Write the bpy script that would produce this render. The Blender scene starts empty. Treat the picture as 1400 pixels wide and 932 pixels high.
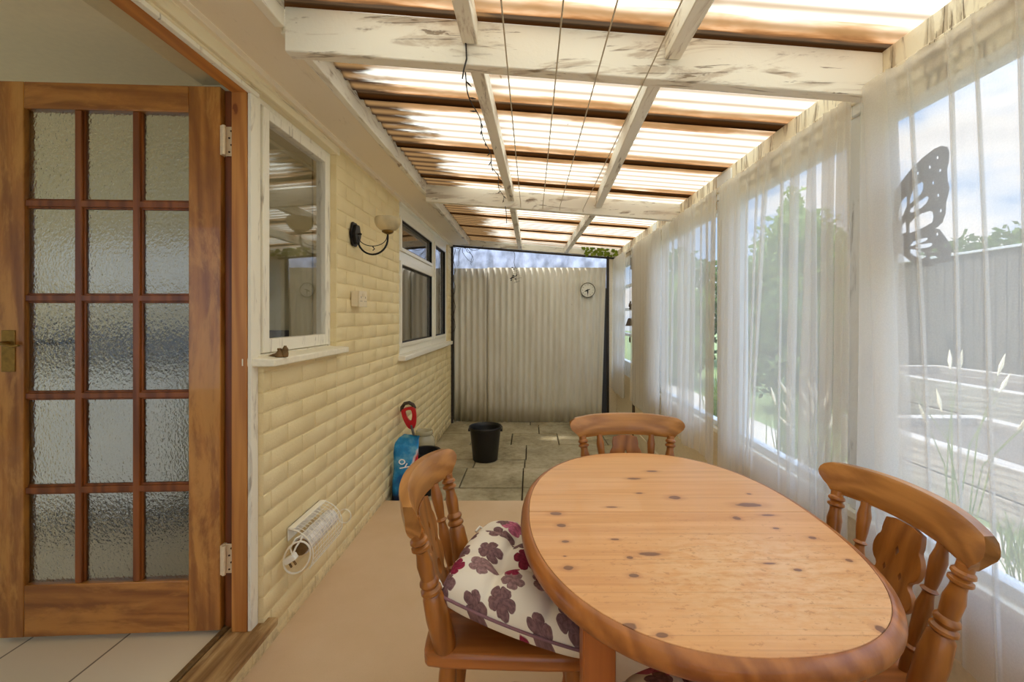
import bpy, bmesh, math, random
from mathutils import Vector, Matrix, noise
random.seed(7)
R = math.radians
PI = math.pi
C = bpy.context.scene.collection
scene = bpy.context.scene

# ------------------------------------------------------------------ materials
def lin(r, g, b):
    f = lambda c: (c/255/12.92) if c/255 <= 0.04045 else ((c/255+0.055)/1.055)**2.4
    return (f(r), f(g), f(b), 1)

class NT:
    """small helper round a material's node tree"""
    def __init__(self, name):
        self.m = bpy.data.materials.new(name)
        self.m.use_nodes = True
        self.t = self.m.node_tree
        self.t.nodes.clear()
        self.out = self.n('ShaderNodeOutputMaterial')
    def n(self, kind, **kw):
        nd = self.t.nodes.new(kind)
        for k, v in kw.items():
            setattr(nd, k, v)
        return nd
    def l(self, a, b):
        self.t.links.new(a, b)
    def set(self, sock, v):
        if hasattr(v, 'is_output') or isinstance(v, bpy.types.NodeSocket):
            self.l(v, sock)
        else:
            sock.default_value = v
    def coord(self, scale=(1, 1, 1), loc=(0, 0, 0), rot=(0, 0, 0)):
        tc = self.n('ShaderNodeTexCoord')
        mp = self.n('ShaderNodeMapping')
        mp.inputs['Scale'].default_value = scale
        mp.inputs['Location'].default_value = loc
        mp.inputs['Rotation'].default_value = rot
        self.l(tc.outputs['Object'], mp.inputs['Vector'])
        return mp.outputs[0]
    def noise(self, vec, scale=5, detail=4, rough=.55, dist=0):
        nd = self.n('ShaderNodeTexNoise')
        self.l(vec, nd.inputs['Vector'])
        nd.inputs['Scale'].default_value = scale
        nd.inputs['Detail'].default_value = detail
        nd.inputs['Roughness'].default_value = rough
        nd.inputs['Distortion'].default_value = dist
        return nd.outputs[0]
    def ramp(self, fac, stops, interp='LINEAR'):
        nd = self.n('ShaderNodeValToRGB')
        nd.color_ramp.interpolation = interp
        e = nd.color_ramp.elements
        while len(e) < len(stops):
            e.new(.5)
        for i, (p, c) in enumerate(stops):
            e[i].position = p
            e[i].color = c if len(c) == 4 else (*c, 1)
        self.set(nd.inputs[0], fac)
        return nd.outputs[0]
    def step(self, fac, a, b):
        nd = self.n('ShaderNodeMapRange', interpolation_type='SMOOTHSTEP')
        self.set(nd.inputs[0], fac)
        nd.inputs[1].default_value = a
        nd.inputs[2].default_value = b
        return nd.outputs[0]
    def mix(self, fac, a, b, mode='MIX'):
        nd = self.n('ShaderNodeMix', data_type='RGBA', blend_type=mode)
        self.set(nd.inputs[0], fac)
        self.set(nd.inputs[6], a)
        self.set(nd.inputs[7], b)
        return nd.outputs[2]
    def math(self, op, a, b=0.0, c=None):
        nd = self.n('ShaderNodeMath', operation=op)
        self.set(nd.inputs[0], a)
        self.set(nd.inputs[1], b)
        if c is not None:
            self.set(nd.inputs[2], c)
        return nd.outputs[0]
    def vmath(self, op, a, b):
        nd = self.n('ShaderNodeVectorMath', operation=op)
        self.set(nd.inputs[0], a)
        self.set(nd.inputs[1], b)
        return nd.outputs[0]
    def xyz(self, v):
        nd = self.n('ShaderNodeSeparateXYZ')
        self.l(v, nd.inputs[0])
        return nd.outputs
    def comb(self, x, y, z):
        nd = self.n('ShaderNodeCombineXYZ')
        for i, v in enumerate((x, y, z)):
            self.set(nd.inputs[i], v)
        return nd.outputs[0]
    def schlick(self, f0):
        ge = self.n('ShaderNodeNewGeometry')
        dt = self.n('ShaderNodeVectorMath', operation='DOT_PRODUCT')
        self.l(ge.outputs['Incoming'], dt.inputs[0]); self.l(ge.outputs['Normal'], dt.inputs[1])
        c = self.math('ABSOLUTE', dt.outputs['Value'])
        return self.math('MULTIPLY_ADD', self.math('POWER', self.math('SUBTRACT', 1.0, c), 5.0), 1-f0, f0)
    def bump(self, h, strength=.3, dist=.01):
        nd = self.n('ShaderNodeBump')
        nd.inputs['Strength'].default_value = strength
        nd.inputs['Distance'].default_value = dist
        self.l(h, nd.inputs['Height'])
        return nd.outputs[0]
    def pbr(self, color, rough=.5, normal=None, metal=0, trans=0, spec=.5, ior=1.45, alpha=None, coat=0):
        b = self.n('ShaderNodeBsdfPrincipled')
        self.set(b.inputs['Base Color'], color)
        self.set(b.inputs['Roughness'], rough)
        b.inputs['Metallic'].default_value = metal
        b.inputs['Transmission Weight'].default_value = trans
        b.inputs['Specular IOR Level'].default_value = spec
        b.inputs['IOR'].default_value = ior
        b.inputs['Coat Weight'].default_value = coat
        if normal is not None:
            self.l(normal, b.inputs['Normal'])
        self.l(b.outputs[0], self.out.inputs[0])
        return self.m

def plain(name, rgb, rough=.5, metal=0, spec=.5, bump=0, bscale=60, var=0.0):
    t = NT(name)
    v = t.coord()
    c = lin(*rgb)
    n = t.noise(v, bscale, 4)
    lo = tuple(x*(1-var) for x in c[:3])+(1,)
    hi = tuple(min(1, x*(1+var)) for x in c[:3])+(1,)
    col = t.ramp(n, [(.3, lo), (.7, hi)])
    nb = t.bump(n, bump, .004) if bump else None
    return t.pbr(col, rough, nb, metal, spec=spec)

def axis_scale(axis, along, across):
    return tuple(along if a == axis else across for a in 'XYZ')

def wood(name, light, dark, axis='X', knot=None, rough=.4, ring=1.0, seed=0, fine=1.0, knotscale=7, wear=None, coat=0):
    t = NT(name)
    v = t.coord(axis_scale(axis, .9, 9*ring), (seed, seed*.7, seed*1.3))
    big = t.noise(v, 1.6, 5, .6, .9)
    wv = t.n('ShaderNodeTexWave', wave_type='BANDS', bands_direction='DIAGONAL')
    v2 = t.coord(axis_scale(axis, .35, 5*ring), (seed, seed, seed))
    t.l(v2, wv.inputs['Vector'])
    wv.inputs['Scale'].default_value = 2.2
    wv.inputs['Distortion'].default_value = 9
    wv.inputs['Detail'].default_value = 3
    wv.inputs['Detail Scale'].default_value = 1.2
    fv = t.coord(axis_scale(axis, 3, 110), (seed*2, 0, 0))
    fn = t.noise(fv, 1.0, 3)
    k = t.math('ADD', t.math('MULTIPLY', big, .5), t.math('MULTIPLY', wv.outputs[1], .35))
    k = t.math('ADD', k, t.math('MULTIPLY', fn, .3*fine))
    col = t.ramp(k, [(.3, lin(*light)), (.95, lin(*dark))])
    if wear:
        wn = t.noise(t.coord(axis_scale(axis, 1.2, 4.5), (3+seed, 1, 0)), 2.2, 6, .68, .4)
        col = t.mix(t.math('MULTIPLY', t.step(wn, .46, .62), .7), col, lin(*wear))
        col = t.mix(t.math('MULTIPLY', t.step(wn, .48, .30), .5), col, lin(*dark))
    if knot:
        kv = t.n('ShaderNodeTexVoronoi')
        v3 = t.coord(axis_scale(axis, knotscale*.55, knotscale*1.15), (seed*3+.3, seed+.1, .15))
        wob = t.noise(t.coord((1, 1, 1)), 40, 2)
        v3b = t.vmath('ADD', v3, t.comb(t.math('MULTIPLY', wob, .1), t.math('MULTIPLY', wob, .1), 0.0))
        t.l(v3b, kv.inputs['Vector'])
        kv.inputs['Scale'].default_value = 1
        kv.inputs['Randomness'].default_value = .95
        cell = t.xyz(kv.outputs['Color'])
        on = t.math('GREATER_THAN', cell[0], .45)
        size = t.math('MULTIPLY_ADD', cell[1], .09, .05)
        d = t.math('DIVIDE', kv.outputs['Distance'], size)
        halo = t.math('MULTIPLY', t.math('SUBTRACT', 1.0, t.step(d, .8, 2.6)), t.math('MULTIPLY', on, .4))
        core = t.math('MULTIPLY', t.math('SUBTRACT', 1.0, t.step(d, .75, 1.05)), on)
        col = t.mix(halo, col, lin(*dark))
        col = t.mix(t.math('MULTIPLY', core, .9), col, lin(*knot))
    return t.pbr(col, rough, t.bump(fn, .12, .003), coat=coat)

def paint(name, rgb, axis='X', stain=(150, 120, 80), amount=.5, rough=.6):
    """old gloss paint over timber, cracked and stained along the grain"""
    t = NT(name)
    n1 = t.noise(t.coord(axis_scale(axis, 2.2, 11)), 1.5, 6, .62, 1.1)
    n2 = t.noise(t.coord(axis_scale(axis, 4, 40), (5, 2, 1)), 1.3, 5, .6, .6)
    wv = t.n('ShaderNodeTexWave', wave_type='RINGS')
    t.l(t.coord(axis_scale(axis, 2.5, 12)), wv.inputs['Vector'])
    wv.inputs['Scale'].default_value = 1.1
    wv.inputs['Distortion'].default_value = 7
    wv.inputs['Detail'].default_value = 3
    a = t.step(n1, .62-.12*amount, .74-.1*amount)
    line = t.math('MULTIPLY', t.step(wv.outputs[1], .86, .98), a)
    flake = t.step(n2, .70-.06*amount, .74-.06*amount)
    col = t.mix(t.math('MULTIPLY', a, .5*amount), lin(*rgb), lin(*stain))
    col = t.mix(t.math('MULTIPLY', line, .7*amount), col, lin(*[c*.6 for c in stain]))
    col = t.mix(t.math('MULTIPLY', flake, .75*amount), col, lin(*[c*.72 for c in stain]))
    h = t.math('SUBTRACT', t.noise(t.coord((1, 1, 1)), 90, 3), flake)
    return t.pbr(col, rough, t.bump(h, .25, .003))

def brick_paint():
    t = NT('cream_brick_paint')
    v = t.coord()
    n = t.noise(v, 4, 5)
    n2 = t.noise(v, 130, 5, .7)
    col = t.ramp(n, [(.3, lin(232, 212, 160)), (.6, lin(240, 222, 174)), (.8, lin(243, 229, 188))])
    z = t.xyz(v)[2]
    low = t.math('SUBTRACT', 1.0, t.step(z, -.05, .1))
    n3 = t.noise(v, 14, 5, .7)
    chip = t.step(n3, .70, .74)
    col = t.mix(t.math('MULTIPLY', chip, .35), col, lin(196, 168, 122))
    col = t.mix(t.math('MULTIPLY', t.math('MULTIPLY', low, t.step(n3, .45, .6)), .6), col, lin(150, 128, 92))
    return t.pbr(col, .62, t.bump(t.math('ADD', n2, t.math('MULTIPLY', n3, 1.2)), .5, .006))

def roof_mat():
    """ribbed translucent plastic with grime settled along its laps and gutters"""
    t = NT('ribbed_roof_plastic')
    v = t.coord()
    x, y, z = t.xyz(v)
    wob = t.noise(t.coord((1.3, 9, 1)), 1.4, 4, .6, .4)
    wob2 = t.noise(t.coord((3.5, 17, 1), (4, 1, 0)), 1.0, 4, .6, .2)
    u = t.math('DIVIDE', t.math('SUBTRACT', y, 1.325), .535)
    u = t.math('ADD', u, t.math('MULTIPLY_ADD', wob2, .20, -.10))
    fr = t.math('FRACT', t.math('ADD', u, 10.0))
    width = t.math('MULTIPLY_ADD', wob, 1.5, .3)       # band width varies along the lap
    up = t.math('DIVIDE', fr, width)
    dn = t.math('DIVIDE', t.math('SUBTRACT', 1.0, fr), width)
    tan = lin(196, 140, 72); dark = lin(62, 46, 30); org = lin(138, 82, 34)
    white = lin(238, 226, 194)
    m_tan = t.math('MAXIMUM', t.math('SUBTRACT', 1.0, t.step(up, .05, .40)), t.math('SUBTRACT', 1.0, t.step(dn, .03, .34)))
    m_org = t.math('MAXIMUM', t.math('SUBTRACT', 1.0, t.step(up, .07, .28)), t.math('SUBTRACT', 1.0, t.step(dn, .03, .20)))
    m_drk = t.math('MAXIMUM', t.math('SUBTRACT', 1.0, t.step(up, .04, .20)), t.math('SUBTRACT', 1.0, t.step(dn, .01, .11)))
    col = t.mix(t.math('MULTIPLY', t.math('POWER', m_tan, 1.5), .9), white, tan)
    col = t.mix(m_org, col, org)
    col = t.mix(m_drk, col, dark)
    # moss and grime against the house, and beside the two rafters
    house = t.math('SUBTRACT', 1.0, t.step(t.math('ADD', t.math('MULTIPLY_ADD', y, -.055, t.math('ADD', x, .10)), t.math('MULTIPLY', t.math('SUBTRACT', wob2, .5), -.55)), -.66, -.48))
    col = t.mix(house, col, lin(46, 30, 16))
    d1 = t.math('ABSOLUTE', t.math('SUBTRACT', x, -.17))
    d2 = t.math('ABSOLUTE', t.math('SUBTRACT', x, .455))
    dm = t.math('ADD', t.math('MINIMUM', d1, d2), t.math('MULTIPLY', t.math('SUBTRACT', wob2, .5), .16))
    raf = t.math('SUBTRACT', 1.0, t.step(dm, .0, .085))
    col = t.mix(t.math('MULTIPLY', raf, .55), col, lin(120, 84, 46))
    far = t.step(t.math('ADD', y, t.math('MULTIPLY', wob, .4)), 5.25, 5.6)
    col = t.mix(t.math('MULTIPLY', far, .7), col, lin(70, 54, 34))
    spk = t.step(t.noise(t.coord((1, 1, 1)), 30, 1), .80, .83)
    col = t.mix(t.math('MULTIPLY', spk, .8), col, lin(60, 48, 36))
    rib_shade = t.math('POWER', t.math('ABSOLUTE', t.math('SINE', t.math('MULTIPLY', y, PI/.0764))), 10.0)  # corrugation shading painted in: a darker line along every rib
    col = t.mix(t.math('MULTIPLY', rib_shade, .78), col, lin(120, 86, 48))
    d = t.n('ShaderNodeBsdfDiffuse'); tr = t.n('ShaderNodeBsdfTranslucent')
    t.l(col, d.inputs[0]); t.l(col, tr.inputs[0])
    mx = t.n('ShaderNodeMixShader'); mx.inputs[0].default_value = .72
    t.l(d.outputs[0], mx.inputs[1]); t.l(tr.outputs[0], mx.inputs[2])
    t.l(mx.outputs[0], t.out.inputs[0])
    return t.m

def sheer_mat():
    t = NT('white_sheer_voile')
    n = t.noise(t.coord((260, 260, 260)), 1.0, 2)
    d = t.n('ShaderNodeBsdfDiffuse'); tr = t.n('ShaderNodeBsdfTranslucent'); tp = t.n('ShaderNodeBsdfTransparent')
    d.inputs[0].default_value = lin(240, 236, 228); tr.inputs[0].default_value = lin(240, 236, 228)
    a = t.n('ShaderNodeMixShader'); a.inputs[0].default_value = .55
    t.l(d.outputs[0], a.inputs[1]); t.l(tr.outputs[0], a.inputs[2])
    b = t.n('ShaderNodeMixShader')
    t.l(t.math('MULTIPLY_ADD', n, .10, .47), b.inputs[0])
    t.l(a.outputs[0], b.inputs[1]); t.l(tp.outputs[0], b.inputs[2])
    t.l(b.outputs[0], t.out.inputs[0])
    return t.m

def clear_glass(name='window_glass', tint=(1, 1, 1, 1), boost=1.0):
    t = NT(name)
    tp = t.n('ShaderNodeBsdfTransparent'); tp.inputs[0].default_value = tint
    g = t.n('ShaderNodeBsdfGlossy'); g.inputs['Roughness'].default_value = .01
    m = t.n('ShaderNodeMixShader')
    t.l(t.math('MINIMUM', t.math('MULTIPLY', t.schlick(.043), boost), 1.0), m.inputs[0])
    t.l(tp.outputs[0], m.inputs[1]); t.l(g.outputs[0], m.inputs[2])
    t.l(m.outputs[0], t.out.inputs[0])
    return t.m

def frosted():
    t = NT('hammered_glass')
    v = t.coord((1, 1, .75))
    n = t.noise(v, 95, 2, .5, 1.0)
    vo = t.n('ShaderNodeTexVoronoi', feature='SMOOTH_F1'); t.l(v, vo.inputs['Vector']); vo.inputs['Scale'].default_value = 120
    h = t.math('ADD', n, vo.outputs['Distance'])
    return t.pbr((.93, .95, .92, 1), .10, t.bump(h, .38, .004), trans=1.0, ior=1.5)

def flower_fabric():
    t = NT('flower_print_cotton')
    tc = t.n('ShaderNodeTexCoord')
    x, y, z = t.xyz(tc.outputs['Object'])
    # the print wraps down the sides of the pad
    flat = t.comb(t.math('MULTIPLY_ADD', z, .5, x), t.math('MULTIPLY_ADD', z, .6, y), 0.0)
    wobv = t.noise(flat, 45, 2)
    flat = t.vmath('ADD', flat, t.comb(t.math('MULTIPLY_ADD', wobv, .010, -.005), t.math('MULTIPLY_ADD', wobv, .012, -.006), 0.0))
    col = lin(232, 224, 208)
    for i, (sc, off, sz) in enumerate(((12.5, (0, 0, 0), .50), (12.5, (.31, .77, 0), .36))):
        vo = t.n('ShaderNodeTexVoronoi', voronoi_dimensions='2D')
        vec = t.vmath('ADD', t.vmath('MULTIPLY', flat, (sc, sc, 1)), off)
        t.l(vec, vo.inputs['Vector'])
        vo.inputs['Scale'].default_value = 1
        vo.inputs['Randomness'].default_value = .55
        loc = t.vmath('SUBTRACT', vec, vo.outputs['Position'])
        lx, ly, lz = t.xyz(loc)
        cr, cg, cb = t.xyz(vo.outputs['Color'])
        th = t.math('ADD', t.math('ARCTAN2', ly, lx), t.math('MULTIPLY', cb, 6.28))
        pet = t.math('ABSOLUTE', t.math('SINE', t.math('MULTIPLY', th, 2.5)))
        rad = t.math('MULTIPLY', t.math('MULTIPLY_ADD', t.math('POWER', pet, .38), .44, .56), t.math('MULTIPLY_ADD', cg, .14*sz/.5, sz*.72))
        rr = vo.outputs['Distance']
        msk = t.math('SUBTRACT', 1.0, t.step(t.math('DIVIDE', rr, rad), .94, 1.0))
        if i == 1:
            msk = t.math('MULTIPLY', msk, t.math('GREATER_THAN', cr, .62))
        base = t.ramp(cr if i == 0 else cg, [(0, lin(126, 96, 98)), (.42, lin(150, 118, 118)), (.6, lin(146, 44, 72)), (.76, lin(122, 36, 56)), (.86, lin(196, 110, 138))], 'CONSTANT')
        vein = t.math('MULTIPLY_ADD', t.step(t.noise(flat, 120, 3), .35, .65), .45, .7)
        edge = t.step(pet, .0, .22)
        base = t.mix(1.0, base, t.comb(vein, vein, vein), 'MULTIPLY')
        base = t.mix(t.math('SUBTRACT', 1.0, t.math('MULTIPLY_ADD', edge, .5, .5)), base, lin(70, 46, 48))
        col = t.mix(msk, col, base)
    wv = t.noise(tc.outputs['Object'], 900, 1)
    return t.pbr(col, .85, t.bump(wv, .1, .001), spec=.2)

def slab_mat():
    t = NT('weathered_paving')
    v = t.coord()
    n = t.noise(v, 2.5, 6, .65); n2 = t.noise(v, 22, 6, .7); n3 = t.noise(v, 1.1, 3)
    col = t.ramp(t.math('ADD', t.math('MULTIPLY', n, .6), t.math('MULTIPLY', n2, .4)),
                 [(.35, lin(132, 118, 84)), (.5, lin(172, 158, 124)), (.68, lin(198, 184, 152))])
    col = t.mix(t.math('MULTIPLY', t.step(n3, .5, .68), .55), col, lin(104, 92, 56))
    return t.pbr(col, .8, t.bump(n2, .4, .006))

def screed_mat():
    t = NT('buff_floor_screed')
    v = t.coord()
    n = t.noise(v, 1.6, 5, .6); n2 = t.noise(v, 160, 4, .7)
    col = t.ramp(n, [(.3, lin(204, 172, 132)), (.55, lin(212, 182, 145)), (.75, lin(219, 191, 156))])
    col = t.mix(t.math('MULTIPLY', t.step(n2, .55, .75), .18), col, lin(150, 118, 84))
    return t.pbr(col, .8, t.bump(n2, .15, .003), spec=.3)

def corr_mat():
    t = NT('corrugated_sheet_paint')
    v = t.coord()
    x, y, z = t.xyz(v)
    n = t.noise(t.coord((10, 1, 1.6)), 1.2, 6, .65); n2 = t.noise(v, 9, 5, .7)
    col = t.ramp(n, [(.3, lin(214, 208, 190)), (.55, lin(226, 221, 206)), (.75, lin(232, 228, 216))])
    low = t.math('SUBTRACT', 1.0, t.step(t.math('ADD', z, t.math('MULTIPLY', n, .7)), .25, .95))
    col = t.mix(t.math('MULTIPLY', t.math('MULTIPLY', low, t.step(x, .7, -1.0)), .75), col, lin(140, 128, 88))
    chip = t.step(n2, .71, .75)
    col = t.mix(t.math('MULTIPLY', chip, .6), col, lin(110, 98, 74))
    return t.pbr(col, .55, t.bump(n2, .1, .003))

def tile_mat():
    t = NT('beige_floor_tile')
    v = t.coord((1, 1, 1), (.12, .06, 0))
    b = t.n('ShaderNodeTexBrick', offset=0.0)
    t.l(v, b.inputs['Vector'])
    for k, val in (('Scale', 1), ('Mortar Size', .004), ('Mortar Smooth', .3), ('Brick Width', .33), ('Row Height', .33)):
        b.inputs[k].default_value = val
    b.inputs['Color1'].default_value = lin(222, 206, 176)
    b.inputs['Color2'].default_value = lin(214, 198, 166)
    b.inputs['Mortar'].default_value = lin(120, 104, 80)
    return t.pbr(b.outputs[0], .35)

def foliage_mat(name, a, b):
    t = NT(name)
    n = t.noise(t.coord(), 9, 3)
    col = t.ramp(n, [(.3, lin(*a)), (.7, lin(*b))])
    d = t.n('ShaderNodeBsdfDiffuse'); tr = t.n('ShaderNodeBsdfTranslucent')
    t.l(col, d.inputs[0]); t.l(col, tr.inputs[0])
    mx = t.n('ShaderNodeMixShader'); mx.inputs[0].default_value = .35
    t.l(d.outputs[0], mx.inputs[1]); t.l(tr.outputs[0], mx.inputs[2])
    t.l(mx.outputs[0], t.out.inputs[0])
    return t.m

def bag_mat():
    t = NT('printed_plastic_bag')
    v = t.coord()
    x, y, z = t.xyz(v)
    n = t.noise(v, 7, 4)
    col = t.ramp(n, [(.35, lin(14, 90, 156)), (.52, lin(34, 142, 208)), (.68, lin(130, 200, 232))])
    # red and pink panel low on the outer side, dark gusset beside the wall
    d = t.math('ADD', t.math('MULTIPLY', t.math('SUBTRACT', x, .03), 2.2), t.math('SUBTRACT', .28, z))
    d = t.math('ADD', d, t.math('MULTIPLY', t.math('SUBTRACT', n, .5), .18))
    col = t.mix(t.step(d, .02, .04), col, lin(214, 206, 214))
    col = t.mix(t.step(d, .05, .08), col, lin(196, 34, 62))
    col = t.mix(t.step(d, .20, .25), col, lin(150, 104, 74))
    col = t.mix(t.math('SUBTRACT', 1.0, t.step(x, -.088, -.07)), col, lin(58, 24, 34))
    foot = t.math('SUBTRACT', 1.0, t.step(t.math('ADD', z, t.math('MULTIPLY', n, .1)), .12, .16))
    col = t.mix(foot, col, lin(36, 44, 70))
    return t.pbr(col, .28, t.bump(t.noise(v, 26, 4), .5, .01))

KNOTS = [(760,702,10,3),(767.5,718,8,3),(773,740,7,2.2),(777,776,9,4),(861,762,6,2.5),(888,757,20,3.5),(866,786.5,9,3.5),(860,856,14,6.5),(841,737,8,1.6),(836,693,11,1.4),(891,644,10,1.4),(867,654,12,1.6),(922,680,11,3),(1024,690,22,3.6),(1007,708,7,3),(1061,722,6,1.6),(1111,735,7,2.6),(1161,766,6,3),(1091,779,7,2.5),(1224,802,10,2.4),(1205,860,9,8),(1051,770,12,1.6),(1024,675,4,1.2),(905,868,11,5),(874,674,6,1.2),(772,760,3,1.0),(1050,704,12,1.5)]
def table_mat():
    """planked pine: knots where this table has them"""
    t = NT('table_top_pine')
    tc = t.n('ShaderNodeTexCoord')
    pos = tc.outputs['Object']
    dmin = None
    for px, py, rx, ry in KNOTS:
        rx *= .8; ry *= .8
        k = .51/(py-432)
        cx, cy = (px-725)*k-TCX, 595*k-TCY
        wx = rx*k; wy = abs(595*.51/(py-ry-432)-595*.51/(py+ry-432))/2
        d = t.n('ShaderNodeVectorMath', operation='LENGTH')
        t.l(t.vmath('MULTIPLY', t.vmath('SUBTRACT', pos, (cx, cy, 0)), (1/wx, 1/wy, 0)), d.inputs[0])
        dmin = d.outputs['Value'] if dmin is None else t.math('SMOOTH_MIN', dmin, d.outputs['Value'], .4)
    wob = t.noise(t.coord((30, 60, 1)), 1.5, 3)
    d = t.math('ADD', dmin, t.math('MULTIPLY_ADD', wob, .7, -.35))
    x, y, z = t.xyz(pos)
    # the grain parts round each knot
    bend = t.math('MULTIPLY', t.math('DIVIDE', 1.0, t.math('MULTIPLY_ADD', dmin, dmin, 1.2)), .010)
    gy = t.math('ADD', y, bend)
    plank = t.math('FLOOR', t.math('MULTIPLY_ADD', y, 9.2, .05))
    gv = t.comb(t.math('MULTIPLY_ADD', plank, 3.7, t.math('MULTIPLY', x, 1.3)), t.math('MULTIPLY', gy, 34.0), plank)
    g1 = t.noise(gv, 1.0, 5, .62, .5)
    gv2 = t.comb(t.math('MULTIPLY', x, 5.0), t.math('MULTIPLY', gy, 210.0), plank)
    g2 = t.noise(gv2, 1.0, 3, .6)
    wv = t.noise(t.comb(t.math('MULTIPLY', x, 2.0), t.math('MULTIPLY', gy, 90.0), plank), 1.0, 2, .5, .3)
    line = t.step(wv, .60, .70)
    col = t.ramp(g1, [(.28, lin(228, 172, 114)), (.5, lin(220, 160, 100)), (.75, lin(204, 140, 80))])
    col = t.mix(t.math('MULTIPLY', line, .30), col, lin(170, 108, 58))
    col = t.mix(t.math('MULTIPLY', t.step(g2, .55, .75), .22), col, lin(164, 106, 60))
    pl = t.n('ShaderNodeTexWhiteNoise', noise_dimensions='1D'); t.l(plank, pl.inputs['W'])
    col = t.mix(t.math('MULTIPLY', pl.outputs[0], .18), col, lin(238, 196, 144))
    # worn, bleached patch on the near half
    pd = t.n('ShaderNodeVectorMath', operation='LENGTH')
    t.l(t.vmath('MULTIPLY', t.vmath('SUBTRACT', pos, (.09, -.28, 0)), (3.4, 4.6, 0)), pd.inputs[0])
    worn = t.math('MULTIPLY', t.math('SUBTRACT', 1.0, t.step(pd.outputs['Value'], .35, 1.1)), t.step(t.noise(t.coord((18, 40, 1)), 1.3, 6, .7), .35, .62))
    col = t.mix(t.math('MULTIPLY', worn, .45), col, lin(240, 208, 160))
    scr = t.step(t.noise(t.coord((60, 110, 1)), 1.0, 5, .7), .58, .64)
    col = t.mix(t.math('MULTIPLY', t.math('MULTIPLY', scr, t.math('SUBTRACT', 1.0, t.step(pd.outputs['Value'], .6, 1.7))), .5), col, lin(176, 112, 58))
    halo = t.math('SUBTRACT', 1.0, t.step(d, .9, 2.4))
    core = t.math('SUBTRACT', 1.0, t.step(d, .75, 1.1))
    col = t.mix(t.math('MULTIPLY', halo, .38), col, lin(176, 112, 64))
    col = t.mix(t.math('MULTIPLY', core, .85), col, lin(112, 70, 50))
    fr = t.math('FRACT', t.math('MULTIPLY_ADD', y, 9.2, .05))
    seam = t.math('SUBTRACT', 1.0, t.step(t.math('MINIMUM', fr, t.math('SUBTRACT', 1.0, fr)), .0, .012))
    col = t.mix(t.math('MULTIPLY', seam, .35), col, lin(150, 96, 52))
    rough = t.math('MULTIPLY_ADD', t.noise(t.coord(), 6, 3), .14, .30)
    return t.pbr(col, rough, t.bump(g2, .08, .002), coat=.12)

TCX, TCY = .360, 1.136
M = {}
M['brick'] = brick_paint()
M['soffit'] = paint('soffit_paint', (241, 228, 204), 'Y', (150, 118, 78), .35)
M['cream_wood'] = paint('cream_trim_paint', (238, 226, 192), 'Y', (150, 124, 84), .45)
M['white_wood_x'] = paint('beam_paint', (240, 234, 218), 'X', (150, 116, 74), .95)
M['white_wood_y'] = paint('rafter_paint', (240, 234, 218), 'Y', (150, 116, 74), .9)
M['white_wood_z'] = paint('post_paint', (226, 228, 226), 'Z', (120, 116, 108), .6)
M['header'] = paint('header_paint', (238, 228, 202), 'Z', (140, 110, 72), 1.15)
M['casing'] = paint('casing_paint', (240, 234, 216), 'Z', (120, 90, 60), .6)
M['upvc'] = plain('white_upvc', (240, 236, 222), .3, var=.02)
M['sill'] = plain('window_sill_paint', (240, 232, 208), .5, var=.05, bump=.1)
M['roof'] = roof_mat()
M['sheer'] = sheer_mat()
M['glass'] = clear_glass()
M['glass_house'] = clear_glass('house_window_glass', boost=1.7)
M['frost'] = frosted()
M['door_wood'] = wood('varnished_door_pine', (182, 118, 50), (122, 68, 20), 'Z', knot=(84, 40, 14), rough=.3, wear=(206, 146, 70), seed=2, coat=.3)
M['door_wood_x'] = wood('varnished_door_rail_pine', (178, 114, 48), (116, 62, 18), 'X', knot=(84, 40, 14), rough=.3, wear=(196, 132, 60), seed=5, coat=.3)
M['muntin'] = wood('glazing_bar_pine', (150, 84, 34), (92, 42, 14), 'Z', rough=.35, seed=3)
M['lining'] = wood('door_lining_pine', (206, 142, 72), (160, 94, 40), 'Z', knot=(120, 60, 24), rough=.4, seed=4)
M['lining_y'] = wood('door_head_pine', (206, 142, 72), (160, 94, 40), 'Y', rough=.4, seed=6)
M['dark_lining'] = wood('stained_rebate_pine', (128, 66, 24), (80, 38, 12), 'Z', rough=.4, seed=8)
M['threshold'] = wood('weathered_threshold_oak', (186, 146, 92), (120, 84, 44), 'Y', rough=.7, seed=9, wear=(206, 176, 126), fine=1.6)
M['table'] = table_mat()
M['table_edge'] = wood('table_edge_pine', (182, 114, 54), (128, 70, 26), 'Y', knot=(92, 48, 24), rough=.36, seed=11, coat=.2)
M['table_leg'] = wood('table_leg_pine', (190, 112, 50), (140, 74, 28), 'Z', knot=(92, 48, 24), rough=.38, seed=12)
M['table_apron'] = wood('table_apron_pine', (186, 110, 50), (138, 72, 28), 'X', rough=.38, seed=13)
M['chair'] = wood('chair_pine', (194, 136, 72), (138, 86, 36), 'Y', knot=(88, 46, 22), rough=.32, seed=14, coat=.25)
M['chair_z'] = wood('chair_turned_pine', (176, 112, 48), (122, 70, 24), 'Z', rough=.32, seed=15, coat=.25)
M['seat'] = wood('chair_seat_pine', (184, 114, 54), (134, 74, 28), 'X', rough=.32, seed=16, coat=.25)
M['fabric'] = flower_fabric()
M['piping'] = plain('plum_piping', (132, 96, 104), .8, var=.1)
M['slab'] = slab_mat()
M['screed'] = screed_mat()
M['joint'] = plain('dark_paving_joint', (74, 64, 44), .9, var=.2)
M['corr'] = corr_mat()
M['tile'] = tile_mat()
M['plaster'] = plain('interior_plaster', (232, 218, 182), .8, var=.03, bump=.15, bscale=40)
M['plaster_wall'] = plain('interior_wall_paint', (204, 192, 152), .8, var=.03)
M['whiteware'] = plain('white_enamel', (238, 240, 240), .3, var=.01)
M['black_metal'] = plain('black_iron', (28, 24, 22), .45, metal=.3, var=.2)
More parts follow.
